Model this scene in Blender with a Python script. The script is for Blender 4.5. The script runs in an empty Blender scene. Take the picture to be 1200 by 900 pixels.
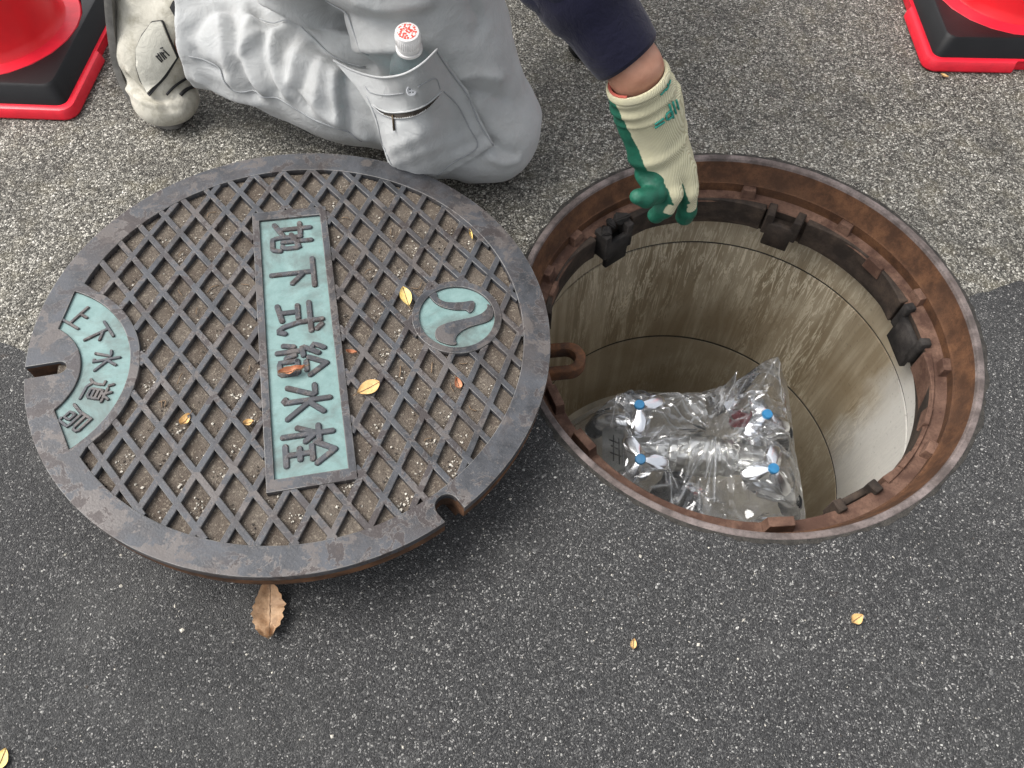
import bpy, bmesh, math, random
import numpy as np
from mathutils import Vector, Matrix
from mathutils.geometry import delaunay_2d_cdt
from mathutils.noise import noise as mnoise0

random.seed(7); rng = np.random.default_rng(7)
scene = bpy.context.scene
COL = scene.collection

# ------------------------------------------------------------------ camera
TH = math.radians(30.25); CAMH = 0.9; FPX = 900.0          # tilt from straight down, height, focal length in photo pixels
cd = bpy.data.cameras.new('camera'); cam = bpy.data.objects.new('camera', cd); COL.objects.link(cam)
cam.location = (0, 0, CAMH); cam.rotation_euler = (TH, 0, 0)
cd.sensor_fit = 'HORIZONTAL'; cd.sensor_width = 36.0; cd.lens = 36.0 * FPX / 1200.0
cd.clip_start = 0.02; cd.clip_end = 500
scene.camera = cam

# ------------------------------------------------------------------ sky, sun, exposure
SUN_AZ = math.radians(-82)      # measured from +y (away from the camera) towards +x; negative = left
SUN_EL = math.radians(56)
w = bpy.data.worlds.new('World'); scene.world = w; w.use_nodes = True
nt = w.node_tree; bg = nt.nodes['Background']
sky = nt.nodes.new('ShaderNodeTexSky'); sky.sky_type = 'NISHITA'; sky.sun_disc = False
sky.sun_elevation = SUN_EL; sky.sun_rotation = SUN_AZ; sky.dust_density = 4.0; sky.air_density = 1.0
hs = nt.nodes.new('ShaderNodeHueSaturation'); hs.inputs['Saturation'].default_value = 0.22
nt.links.new(sky.outputs[0], hs.inputs['Color']); nt.links.new(hs.outputs[0], bg.inputs['Color'])
bg.inputs['Strength'].default_value = 0.15
sl = bpy.data.lights.new('sun', 'SUN'); sl.energy = 1.5; sl.angle = math.radians(38); sl.color = (1.0, 0.965, 0.92)
sun = bpy.data.objects.new('sun', sl); COL.objects.link(sun)
sd = Vector((math.sin(SUN_AZ) * math.cos(SUN_EL), math.cos(SUN_AZ) * math.cos(SUN_EL), math.sin(SUN_EL)))
sun.rotation_euler = sd.to_track_quat('Z', 'Y').to_euler(); sun.location = (-2, 2, 4)
scene.view_settings.view_transform = 'Standard'; scene.view_settings.look = 'None'
scene.view_settings.gamma = 1.0; scene.view_settings.use_curve_mapping = False
scene.view_settings.exposure = 0.95
scene.render.engine = 'CYCLES'
scene.cycles.transparent_max_bounces = 16; scene.cycles.max_bounces = 7

# ------------------------------------------------------------------ pixel <-> space helpers
_c, _s = math.cos(TH), math.sin(TH)
CR = np.array([1.0, 0, 0]); CU = np.array([0, _c, _s]); CW = np.array([0, _s, -_c]); CP = np.array([0, 0, CAMH])
def rays(px):
    px = np.atleast_2d(np.asarray(px, float))
    return ((px[:, 0] - 600) / FPX)[:, None] * CR - ((px[:, 1] - 450) / FPX)[:, None] * CU + CW
def at(x, y, depth): return CP + rays([(x, y)])[0] * depth
def onz(px, z=0.0):
    d = rays(px); return CP + d * ((CAMH - z) / -d[:, 2])[:, None]

# ------------------------------------------------------------------ materials
def mat(name):
    m = bpy.data.materials.new(name); m.use_nodes = True
    t = m.node_tree; return m, t, t.nodes['Principled BSDF']
class N:
    """short-hand for building node trees"""
    def __init__(s, t): s.t = t
    def n(s, kind, **kw):
        o = s.t.nodes.new('ShaderNode' + kind)
        for k, v in kw.items():
            if k in o.inputs: s.set(o.inputs[k], v)
            else: setattr(o, k, v)
        return o
    def set(s, sock, v):
        if hasattr(v, 'is_linked') or hasattr(v, 'links'): s.t.links.new(v, sock)
        else: sock.default_value = v
    def coord(s, kind='Object'): return s.n('TexCoord').outputs[kind]
    def noise(s, vec, scale, detail=3, rough=.55, dist=0):
        o = s.n('TexNoise', Scale=scale, Detail=detail, Roughness=rough, Distortion=dist); s.t.links.new(vec, o.inputs['Vector']); return o.outputs['Fac']
    def vor(s, vec, scale, feature='F1', rnd=1.0):
        o = s.n('TexVoronoi', feature=feature); o.inputs['Scale'].default_value = scale; o.inputs['Randomness'].default_value = rnd
        s.t.links.new(vec, o.inputs['Vector']); return o
    def ramp(s, fac, stops, interp='LINEAR'):
        o = s.n('ValToRGB'); e = o.color_ramp; e.interpolation = interp
        while len(e.elements) < len(stops): e.elements.new(.5)
        for el, (p, c) in zip(e.elements, stops):
            el.position = p; el.color = (c, c, c, 1) if not hasattr(c, '__len__') else (*c, 1)
        s.t.links.new(fac, o.inputs['Fac']); return o.outputs['Color']
    def mix(s, fac, a, b, blend='MIX'):
        o = s.n('Mix', data_type='RGBA', blend_type=blend)
        s.set(o.inputs[0], fac)
        for i, v in ((6, a), (7, b)):
            if isinstance(v, tuple): v = (*v, 1)
            s.set(o.inputs[i], v)
        return o.outputs[2]
    def math(s, op, a, b=0.0):
        o = s.n('Math', operation=op); s.set(o.inputs[0], a); s.set(o.inputs[1], b); return o.outputs[0]
    def bump(s, h, strength=.5, dist=.002, normal=None):
        o = s.n('Bump'); o.inputs['Strength'].default_value = strength; o.inputs['Distance'].default_value = dist
        s.t.links.new(h, o.inputs['Height'])
        if normal is not None: s.t.links.new(normal, o.inputs['Normal'])
        return o.outputs[0]
    def mapping(s, vec, scale=(1, 1, 1), rot=(0, 0, 0), loc=(0, 0, 0)):
        o = s.n('Mapping'); o.inputs['Scale'].default_value = scale; o.inputs['Rotation'].default_value = rot; o.inputs['Location'].default_value = loc
        s.t.links.new(vec, o.inputs['Vector']); return o.outputs[0]

def simple(name, col, rough=.5, metal=0., spec=.5, noise=0., nscale=60, bump=0., bscale=200, bdist=.001):
    m, t, b = mat(name); g = N(t); co = g.coord()
    c = (*col, 1); b.inputs['Base Color'].default_value = c
    b.inputs['Roughness'].default_value = rough; b.inputs['Metallic'].default_value = metal; b.inputs['Specular IOR Level'].default_value = spec
    if noise:
        f = g.noise(co, nscale, 4); lo = tuple(x * (1 - noise) for x in col); hi = tuple(min(1, x * (1 + noise)) for x in col)
        t.links.new(g.ramp(f, [(.3, lo), (.7, hi)]), b.inputs['Base Color'])
    if bump:
        t.links.new(g.bump(g.noise(co, bscale, 3), bump, bdist), b.inputs['Normal'])
    return m

def pavement_mat(name, old):
    m, t, b = mat(name); g = N(t); co = g.coord()
    wob = g.n('VectorMath', operation='MULTIPLY_ADD'); nz = g.n('TexNoise', Scale=90., Detail=2.); t.links.new(co, nz.inputs['Vector'])
    t.links.new(nz.outputs['Color'], wob.inputs[0]); wob.inputs[1].default_value = (.006, .006, .006); t.links.new(co, wob.inputs[2])
    v = wob.outputs[0]
    v1 = g.vor(v, 270 if old else 380); v2 = g.vor(v, 500 if old else 700); v3 = g.vor(v, 95)
    e1 = g.vor(v, 270 if old else 380, 'DISTANCE_TO_EDGE')
    def rnd(vv, i=0):
        s = g.n('SeparateColor'); t.links.new(vv.outputs['Color'], s.inputs[0]); return s.outputs[i]
    big = g.noise(co, 3.2, 5, .6); mid = g.noise(co, 22, 4, .6)
    if old:
        base = g.mix(g.ramp(big, [(.34, 0.), (.66, 1.)]), (.045, .042, .036), (.115, .108, .092))
        stone = g.ramp(rnd(v1), [(0, (.022, .021, .018)), (.3, (.085, .080, .068)), (.6, (.22, .207, .175)), (.8, (.46, .44, .38)), (1, (.70, .67, .60))])
        small = g.ramp(rnd(v2), [(0, (.008, .008, .007)), (.35, (.055, .052, .044)), (.7, (.20, .19, .162)), (1, (.62, .60, .53))])
        f1 = g.math('MULTIPLY', g.ramp(e1.outputs['Distance'], [(.06, 0.), (.22, 1.)]), g.ramp(rnd(v1, 1), [(.25, 0.), (.3, 1.)]))
        c = g.mix(.62, base, small); c = g.mix(f1, c, stone)
        c = g.mix(g.math('MULTIPLY', g.ramp(mid, [(.5, 0.), (.75, 1.)]), .35), c, (.20, .175, .11))        # yellowish grime
        c = g.mix(g.math('MULTIPLY', g.ramp(g.noise(co, 7, 5, .65), [(.50, 0.), (.70, 1.)]), .5), c, (.03, .029, .026))
    else:
        base = g.mix(g.ramp(big, [(.3, 0.), (.7, 1.)]), (.038, .038, .039), (.060, .060, .058))
        small = g.ramp(rnd(v2), [(0, (.008, .008, .008)), (.6, (.038, .038, .038)), (.86, (.082, .081, .079)), (.96, (.20, .195, .185)), (1, (.48, .465, .44))])
        stone = g.ramp(rnd(v1), [(0, (.014, .014, .0145)), (.70, (.050, .050, .051)), (.90, (.105, .104, .10)), (.955, (.22, .215, .205)), (1, (.46, .45, .42))])
        f1 = g.math('MULTIPLY', g.ramp(e1.outputs['Distance'], [(.08, 0.), (.2, 1.)]), g.ramp(rnd(v1, 1), [(.55, 0.), (.58, 1.)]))
        c = g.mix(.7, base, small); c = g.mix(f1, c, stone)
        big3 = g.math('MULTIPLY', g.ramp(v3.outputs['Distance'], [(.14, 1.), (.24, 0.)]), g.ramp(rnd(v3), [(.86, 0.), (.9, 1.)]))
        c = g.mix(g.math('MULTIPLY', big3, .7), c, (.14, .14, .135))
        c = g.mix(g.math('MULTIPLY', g.ramp(g.noise(co, 2.3, 6, .65, .5), [(.5, 0.), (.68, 1.)]), .45), c, (.022, .022, .022))      # old oil and damp stains
        c = g.mix(g.math('MULTIPLY', g.ramp(g.noise(co, 4.1, 6, .7, .8), [(.56, 0.), (.7, 1.)]), .30), c, (.12, .118, .112))     # dusty patches
        rust = g.math('MULTIPLY', g.ramp(g.noise(co, 6, 5, .7), [(.66, 0.), (.76, 1.)]), .35)
        c = g.mix(rust, c, (.14, .085, .05))
    t.links.new(c, b.inputs['Base Color'])
    b.inputs['Roughness'].default_value = .78; b.inputs['Specular IOR Level'].default_value = .35
    h = g.math('ADD', g.math('MULTIPLY', e1.outputs['Distance'], 1.3), g.math('MULTIPLY', v2.outputs['Distance'], -.7))
    t.links.new(g.bump(h, .8 if old else .65, .0035), b.inputs['Normal'])
    return m

def iron_mat(name, col=(.053, .056, .063), rust=.7):
    m, t, b = mat(name); g = N(t); co = g.coord()
    a = g.noise(co, 26, 6, .65); d = g.noise(co, 9, 5, .6, .6); fine = g.noise(co, 420, 3)
    c = g.mix(g.ramp(a, [(.35, 0.), (.68, 1.)]), tuple(x * .60 for x in col), tuple(x * 1.5 for x in col))
    c = g.mix(g.math('MULTIPLY', g.ramp(d, [(.5, 0.), (.62, 1.)]), .55), c, (.052, .041, .036))       # brown dirt patches
    c = g.mix(g.math('MULTIPLY', g.ramp(g.noise(co, 16, 6, .7, .3), [(.53, 0.), (.555, 1.)]), rust), c, (.115, .100, .092))  # pale flaking patches with crisp edges
    pk = g.noise(co, 34, 6, .7, .5); reg = g.ramp(g.noise(co, 5.5, 3), [(.36, 0.), (.52, 1.)])
    c = g.mix(g.math('MULTIPLY', g.math('MULTIPLY', g.ramp(pk, [(.53, 0.), (.545, 1.)]), reg), .8), c, (.046, .036, .034))
    c = g.mix(g.math('MULTIPLY', g.math('MULTIPLY', g.ramp(pk, [(.515, 0.), (.528, 1.), (.532, 1.), (.545, 0.)]), reg), .7), c, (.16, .145, .135))
    c = g.mix(g.math('MULTIPLY', g.ramp(fine, [(.55, 0.), (.75, 1.)]), .4), c, (.13, .12, .115))
    t.links.new(c, b.inputs['Base Color']); b.inputs['Metallic'].default_value = .25
    t.links.new(g.ramp(a, [(.3, .42), (.7, .68)]), b.inputs['Roughness'])
    t.links.new(g.bump(g.math('ADD', g.math('MULTIPLY', a, 1.), g.math('MULTIPLY', fine, .45)), .5, .0014), b.inputs['Normal'])
    return m

def rust_mat(name, lo, hi, dark=(.03, .024, .02), darkamt=.5, grime=False):
    m, t, b = mat(name); g = N(t); co = g.coord()
    a = g.noise(co, 30, 6, .65); d = g.noise(co, 8, 5, .65, .5); fine = g.noise(co, 300, 4, .7)
    c = g.mix(g.ramp(a, [(.40, 0.), (.62, 1.)]), tuple(x * .8 for x in lo), tuple(x * 1.0 for x in hi))
    c = g.mix(g.math('MULTIPLY', g.ramp(d, [(.45, 0.), (.62, 1.)]), darkamt), c, dark)
    c = g.mix(g.math('MULTIPLY', g.ramp(fine, [(.5, 0.), (.68, 1.)]), .45), c, tuple(x * .45 for x in lo))
    t.links.new(c, b.inputs['Base Color']); b.inputs['Roughness'].default_value = .8; b.inputs['Specular IOR Level'].default_value = .3
    t.links.new(g.bump(g.math('ADD', a, g.math('MULTIPLY', fine, .5)), .6, .0016), b.inputs['Normal'])
    return m

def teal_mat():
    m, t, b = mat('teal_paint'); g = N(t); co = g.coord()
    a = g.noise(co, 55, 6, .7); s = g.noise(co, 12, 6, .7, .8); fine = g.noise(co, 500, 2)
    c = g.mix(g.ramp(a, [(.3, 0.), (.7, 1.)]), (.120, .205, .197), (.190, .290, .278))
    c = g.mix(g.math('MULTIPLY', g.ramp(s, [(.46, 0.), (.68, 1.)]), .85), c, (.075, .08, .073))
    c = g.mix(g.math('MULTIPLY', g.ramp(fine, [(.6, 0.), (.72, 1.)]), .35), c, (.10, .14, .14))
    t.links.new(c, b.inputs['Base Color']); b.inputs['Roughness'].default_value = .6
    t.links.new(g.bump(a, .3, .001), b.inputs['Normal']); return m

def concrete_wall_mat(name, dark=1.0, streak=1.0, white=True):
    """stained precast concrete, coordinates are (angle metres, height) from the UV map"""
    m, t, b = mat(name); g = N(t); uv = g.coord('UV'); co = g.coord()
    st = g.noise(g.mapping(uv, (85, 9, 1)), 1., 5, .66, 1.6)
    st2 = g.noise(g.mapping(uv, (24, 1.6, 1), loc=(3, 1, 0)), 1., 5, .6, .7)
    big = g.noise(g.mapping(uv, (3.2, 4.2, 1)), 1., 4, .6, .4); fine = g.noise(co, 160, 4)
    c = g.mix(g.ramp(big, [(.32, 0.), (.68, 1.)]), (.200 * dark, .158 * dark, .102 * dark), (.32 * dark, .278 * dark, .205 * dark))
    c = g.mix(g.math('MULTIPLY', g.ramp(st2, [(.40, 0.), (.58, 1.)]), .62 * streak), c, (.115 * dark, .084 * dark, .045 * dark))
    line = g.ramp(st, [(.50, 0.), (.545, 1.), (.575, 1.), (.62, 0.)])
    fade = g.ramp(g.noise(g.mapping(uv, (5, 3, 1), loc=(7, 2, 0)), 1., 3), [(.42, 0.), (.6, 1.)])
    c = g.mix(g.math('MULTIPLY', g.math('MULTIPLY', line, fade), .8 * streak), c, (.50 * dark, .45 * dark, .345 * dark))
    if white:      # paler tone on the east side of the pipe, with a soft upper outline
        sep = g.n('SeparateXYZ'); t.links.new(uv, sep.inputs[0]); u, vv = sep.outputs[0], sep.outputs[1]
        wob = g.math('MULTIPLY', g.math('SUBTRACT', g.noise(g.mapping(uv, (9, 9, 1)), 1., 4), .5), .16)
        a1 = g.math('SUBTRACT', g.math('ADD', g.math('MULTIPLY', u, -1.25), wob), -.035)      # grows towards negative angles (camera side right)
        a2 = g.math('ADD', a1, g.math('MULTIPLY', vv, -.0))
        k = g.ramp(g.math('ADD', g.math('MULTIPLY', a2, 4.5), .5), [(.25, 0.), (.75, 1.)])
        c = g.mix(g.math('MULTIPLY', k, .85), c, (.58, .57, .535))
    sp = g.ramp(fine, [(.62, 0.), (.7, 1.)]); c = g.mix(g.math('MULTIPLY', sp, .3), c, (.07, .06, .05))
    t.links.new(c, b.inputs['Base Color']); b.inputs['Roughness'].default_value = .62; b.inputs['Specular IOR Level'].default_value = .4
    t.links.new(g.bump(g.math('ADD', g.math('MULTIPLY', st, .5), g.math('MULTIPLY', fine, .4)), .35, .002), b.inputs['Normal'])
    return m

def cloth_mat(name, col, weave=900, rough=.85, noise=.08, stain=None):
    m, t, b = mat(name); g = N(t); co = g.coord()
    f = g.noise(co, 14, 4); lo = tuple(x * (1 - noise) for x in col); hi = tuple(min(1, x * (1 + noise)) for x in col)
    c = g.ramp(f, [(.3, lo), (.7, hi)])
    fine = g.noise(co, weave, 2)
    c = g.mix(g.math('MULTIPLY', fine, .16), c, tuple(x * .55 for x in col))
    if stain: c = g.mix(g.math('MULTIPLY', g.ramp(g.noise(co, 26, 5, .7), [(.48, 0.), (.68, 1.)]), .7 if col[0] > .45 else .22), c, stain)
    t.links.new(c, b.inputs['Base Color']); b.inputs['Roughness'].default_value = rough; b.inputs['Specular IOR Level'].default_value = .25
    b.inputs['Sheen Weight'].default_value = .12
    h = g.math('ADD', g.math('MULTIPLY', fine, .3), g.math('ADD', g.noise(co, 70, 3), g.math('MULTIPLY', g.noise(co, 26, 4, .6, 2.2), 2.2)))
    t.links.new(g.bump(h, .42, .0022), b.inputs['Normal']); return m

def knit_mat():
    m, t, b = mat('cream_knit'); g = N(t); co = g.coord()
    wv = g.n('TexWave', wave_type='BANDS', bands_direction='X'); wv.inputs['Scale'].default_value = 260; wv.inputs['Distortion'].default_value = 1.2; wv.inputs['Detail'].default_value = 1
    t.links.new(g.mapping(co, rot=(.2, .35, .5)), wv.inputs['Vector'])
    n = g.noise(co, 500, 2); d = g.noise(co, 30, 4)
    c = g.mix(g.ramp(wv.outputs['Fac'], [(.1, 1.), (.5, 0.)]), (.58, .55, .38), (.42, .385, .25))
    c = g.mix(g.math('MULTIPLY', g.ramp(d, [(.5, 0.), (.75, 1.)]), .35), c, (.38, .36, .28))
    t.links.new(c, b.inputs['Base Color']); b.inputs['Roughness'].default_value = .9; b.inputs['Specular IOR Level'].default_value = .15
    t.links.new(g.bump(g.math('ADD', g.math('MULTIPLY', wv.outputs['Fac'], .7), g.math('MULTIPLY', n, .4)), .6, .0009), b.inputs['Normal']); return m

def glove_mat():
    m = knit_mat(); m.name = 'dipped_glove'; t = m.node_tree; g = N(t); b = t.nodes['Principled BSDF']; co = g.coord()
    at = g.n('Attribute', attribute_name='coat'); wob = g.math('MULTIPLY', g.math('SUBTRACT', g.noise(co, 160, 3), .5), .004)
    f = g.ramp(g.math('ADD', g.math('MULTIPLY', g.math('ADD', at.outputs['Fac'], wob), 400.), .5), [(.3, 0.), (.7, 1.)])
    kc = b.inputs['Base Color'].links[0].from_socket; kn = b.inputs['Normal'].links[0].from_socket
    gc = g.ramp(g.noise(co, 70, 4), [(.3, (.002, .058, .034)), (.7, (.004, .105, .060))])
    t.links.new(g.mix(f, kc, gc), b.inputs['Base Color'])
    gn = g.bump(g.noise(co, 240, 3), .5, .0014)
    mx = g.n('Mix', data_type='VECTOR'); t.links.new(f, mx.inputs[0]); t.links.new(kn, mx.inputs[4]); t.links.new(gn, mx.inputs[5]); t.links.new(mx.outputs[1], b.inputs['Normal'])
    t.links.new(g.ramp(f, [(0, .9), (1, .6)]), b.inputs['Roughness']); t.links.new(g.ramp(f, [(0, .15), (1, .5)]), b.inputs['Specular IOR Level'])
    return m
def plastic_film_mat():
    m, t, b = mat('clear_film'); g = N(t)
    t.nodes.remove(b); out = t.nodes['Material Output']
    tr = g.n('BsdfTransparent'); tr.inputs[0].default_value = (.95, .955, .96, 1)
    gl = g.n('BsdfGlossy'); gl.inputs['Roughness'].default_value = .06; gl.inputs['Color'].default_value = (1, 1, 1, 1)
    df = g.n('BsdfTranslucent'); df.inputs[0].default_value = (.86, .88, .9, 1)
    dd = g.n('BsdfDiffuse'); dd.inputs[0].default_value = (.8, .82, .84, 1)
    fr = g.n('Fresnel'); fr.inputs['IOR'].default_value = 1.6
    fold = g.n('Attribute', attribute_name='fold').outputs['Fac']; cf = g.coord()
    strk = g.ramp(g.noise(g.mapping(cf, (60, 14, 30), (0, 0, .7)), 1., 4, .6, 1.5), [(.52, 0.), (.66, 1.)])      # crease whitening plus bright sheen streaks painted in as white haze
    hz = g.math('MINIMUM', g.math('ADD', .065, g.math('ADD', g.math('MULTIPLY', fold, .65), g.math('MULTIPLY', strk, .13))), .8)
    m0 = g.n('MixShader'); m0.inputs[0].default_value = .6; t.links.new(df.outputs[0], m0.inputs[1]); t.links.new(dd.outputs[0], m0.inputs[2])
    m1 = g.n('MixShader'); t.links.new(hz, m1.inputs[0]); t.links.new(tr.outputs[0], m1.inputs[1]); t.links.new(m0.outputs[0], m1.inputs[2])
    m2 = g.n('MixShader'); t.links.new(g.math('MINIMUM', g.math('ADD', g.math('MULTIPLY', fr.outputs[0], 1.2), g.math('MULTIPLY', fold, .25)), 1.0), m2.inputs[0])
    t.links.new(m1.outputs[0], m2.inputs[1]); t.links.new(gl.outputs[0], m2.inputs[2])
    t.links.new(m2.outputs[0], out.inputs['Surface'])
    co = g.coord(); bp = g.bump(g.noise(g.mapping(co, (9, 34, 20), (0, 0, .5)), 1., 3, .55, 1.2), .30, .004)
    t.links.new(bp, gl.inputs['Normal']); t.links.new(bp, fr.inputs['Normal'])
    return m

def sand_mat():
    m, t, b = mat('packed_dirt'); g = N(t); co = g.coord()
    a = g.noise(co, 24, 5, .6); v = g.vor(co, 520); f = g.noise(co, 900, 2)
    sc = g.n('SeparateColor'); t.links.new(v.outputs['Color'], sc.inputs[0])
    c = g.mix(g.ramp(a, [(.3, 0.), (.7, 1.)]), (.084, .067, .053), (.128, .109, .090))
    c = g.mix(g.math('MULTIPLY', g.ramp(sc.outputs[0], [(.8, 0.), (1., 1.)]), .5), c, (.32, .28, .22))
    c = g.mix(g.math('MULTIPLY', g.ramp(sc.outputs[1], [(.75, 0.), (1., 1.)]), .5), c, (.055, .042, .035))
    t.links.new(c, b.inputs['Base Color']); b.inputs['Roughness'].default_value = .95; b.inputs['Specular IOR Level'].default_value = .15
    t.links.new(g.bump(g.math('ADD', v.outputs['Distance'], f), .6, .0012), b.inputs['Normal']); return m

def leaf_mat(name, a, bcol, vein):
    m, t, b = mat(name); g = N(t); co = g.coord()
    c = g.mix(g.ramp(g.noise(co, 90, 5, .65), [(.3, 0.), (.7, 1.)]), a, bcol)
    c = g.mix(g.math('MULTIPLY', g.ramp(g.noise(co, 240, 3), [(.58, 0.), (.7, 1.)]), .5), c, vein)
    t.links.new(c, b.inputs['Base Color']); b.inputs['Roughness'].default_value = .6; b.inputs['Specular IOR Level'].default_value = .3
    t.links.new(g.bump(g.noise(co, 320, 3), .4, .001), b.inputs['Normal']); return m

M = dict(
    old=pavement_mat('old_pavement', True), asphalt=pavement_mat('dark_asphalt', False),
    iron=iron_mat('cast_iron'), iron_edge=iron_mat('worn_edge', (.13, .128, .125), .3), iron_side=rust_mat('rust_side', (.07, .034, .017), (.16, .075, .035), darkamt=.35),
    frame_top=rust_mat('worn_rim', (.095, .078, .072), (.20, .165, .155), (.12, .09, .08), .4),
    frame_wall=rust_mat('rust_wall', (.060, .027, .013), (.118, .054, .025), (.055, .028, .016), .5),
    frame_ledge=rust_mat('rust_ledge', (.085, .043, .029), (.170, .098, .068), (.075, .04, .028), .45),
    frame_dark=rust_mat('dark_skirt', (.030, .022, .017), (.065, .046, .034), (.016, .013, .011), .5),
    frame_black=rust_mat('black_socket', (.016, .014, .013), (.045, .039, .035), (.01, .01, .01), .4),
    lug=rust_mat('orange_rust', (.065, .034, .021), (.17, .070, .028), (.05, .03, .02), .4),
    joint=simple('joint_dirt', (.030, .027, .023), .95, noise=.5, nscale=90, bump=.8, bscale=300, bdist=.003), teal=teal_mat(), dirt=sand_mat(),
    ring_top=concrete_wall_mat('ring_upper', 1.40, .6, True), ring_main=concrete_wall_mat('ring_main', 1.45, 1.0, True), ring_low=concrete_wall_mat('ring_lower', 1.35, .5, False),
    chamber_floor=simple('chamber_floor', (.45, .41, .33), .85, noise=.3, nscale=14, bump=.5, bscale=120, bdist=.004),
    slab=simple('grey_concrete', (.34, .33, .30), .85, noise=.18, nscale=40, bump=.5, bscale=300, bdist=.003),
    trousers=cloth_mat('grey_twill', (.395, .402, .398), 1100, stain=(.26, .25, .23)), pocket=cloth_mat('grey_twill_pocket', (.405, .412, .408), 1100), stitch=cloth_mat('grey_thread', (.30, .31, .315), 2000),
    jacket=cloth_mat('navy_fleece', (.0045, .0055, .019), 700, noise=.25), rib=cloth_mat('navy_rib', (.0050, .0050, .021), 500, noise=.15),
    knit=knit_mat(), glove=glove_mat(), latex=simple('green_latex', (.005, .15, .085), .42, noise=.25, nscale=50, bump=.45, bscale=260, bdist=.0015),
    latex_print=simple('green_print', (.02, .22, .17), .7), glove_red=cloth_mat('red_hem', (.45, .10, .07)),
    skin=None, hair=simple('black_hair', (.012, .010, .009), .5, noise=.2), eye=simple('eye', (.6, .6, .58), .2),
    shoe=cloth_mat('cream_shoe', (.52, .495, .42), 800, .6, .10, (.24, .22, .16)), sole=simple('grey_rubber', (.15, .143, .13), .8, noise=.3, nscale=60, bump=.5, bscale=500),
    strap=cloth_mat('cream_strap', (.60, .58, .50), 900, .55, .08), black=simple('black_trim', (.012, .012, .013), .6), black_rub=simple('black_rubber', (.0060, .0060, .0066), .5, spec=.28, noise=.2, nscale=30, bump=.2, bscale=300),
    red=simple('red_plastic', (.72, .006, .014), .33, noise=.06, nscale=30, bump=.06, bscale=90), red2=simple('red_plastic_base', (.70, .012, .03), .38, noise=.12, nscale=40, bump=.12, bscale=200),
    chrome=simple('chrome', (.93, .94, .95), .27, 1.0, bump=.08, bscale=40), steel=simple('brushed_steel', (.78, .765, .72), .28, 1.0, noise=.1),
    brass=simple('brass', (.62, .55, .38), .28, 1.0, noise=.15), blue=simple('blue_disc', (.028, .17, .34), .35, noise=.15, nscale=120), redhose=simple('red_collar', (.30, .02, .03), .4),
    film=plastic_film_mat(), paper=simple('grey_paper', (.30, .30, .28), .8, noise=.12, nscale=50),
    cap=simple('white_cap', (.72, .70, .68), .4), pet=None, petblue=simple('teal_label', (.03, .45, .52), .4),
    zipm=simple('zip_tape', (.035, .028, .022), .6, noise=.3, nscale=200), zipb=simple('bronze', (.12, .085, .05), .4, .8),
    button=simple('grey_button', (.42, .43, .44), .35), dark=simple('pocket_lining', (.02, .02, .02), .9), orange=simple('orange_grip', (.52, .21, .02), .5),
    leaf_brown=leaf_mat('brown_leaf', (.30, .175, .095), (.46, .31, .19), (.16, .09, .05)), leaf_tan=leaf_mat('tan_leaf', (.55, .33, .13), (.66, .45, .20), (.38, .2, .08)),
    leaf_yellow=leaf_mat('yellow_leaf', (.66, .48, .14), (.72, .56, .24), (.45, .3, .1)), leaf_red=leaf_mat('reddish_leaf', (.42, .17, .09), (.55, .27, .15), (.24, .1, .06)),
    grit_l=simple('pale_grit', (.46, .43, .37), .9, noise=.35, nscale=120), grit_d=simple('dark_grit', (.05, .042, .035), .9, noise=.4, nscale=120), twig=simple('twig', (.17, .115, .07), .9, noise=.4, nscale=150))
def _skin():
    m, t, b = mat('skin'); g = N(t); co = g.coord()
    t.links.new(g.mix(g.ramp(g.noise(co, 40, 4), [(.35, 0.), (.7, 1.)]), (.34, .16, .10), (.46, .24, .16)), b.inputs['Base Color'])
    b.inputs['Roughness'].default_value = .5; b.inputs['Subsurface Weight'].default_value = .08; b.inputs['Subsurface Radius'].default_value = (.008, .003, .002)
    t.links.new(g.bump(g.noise(co, 320, 3), .25, .0008), b.inputs['Normal']); return m
M['skin'] = _skin()
def _pet():
    m, t, b = mat('clear_pet'); b.inputs['Base Color'].default_value = (.80, .93, .95, 1); b.inputs['Transmission Weight'].default_value = .92
    b.inputs['Roughness'].default_value = .04; b.inputs['IOR'].default_value = 1.2; return m
M['pet'] = _pet()
def _captop():
    m, t, b = mat('red_cap_print'); g = N(t); co = g.coord()
    v = g.vor(co, 330); c = g.mix(g.ramp(v.outputs['Distance'], [(.50, 1.), (.60, 0.)]), (.70, .66, .63), (.58, .07, .05)); t.links.new(c, b.inputs['Base Color']); b.inputs['Roughness'].default_value = .4; return m
M['captop'] = _captop()

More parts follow.
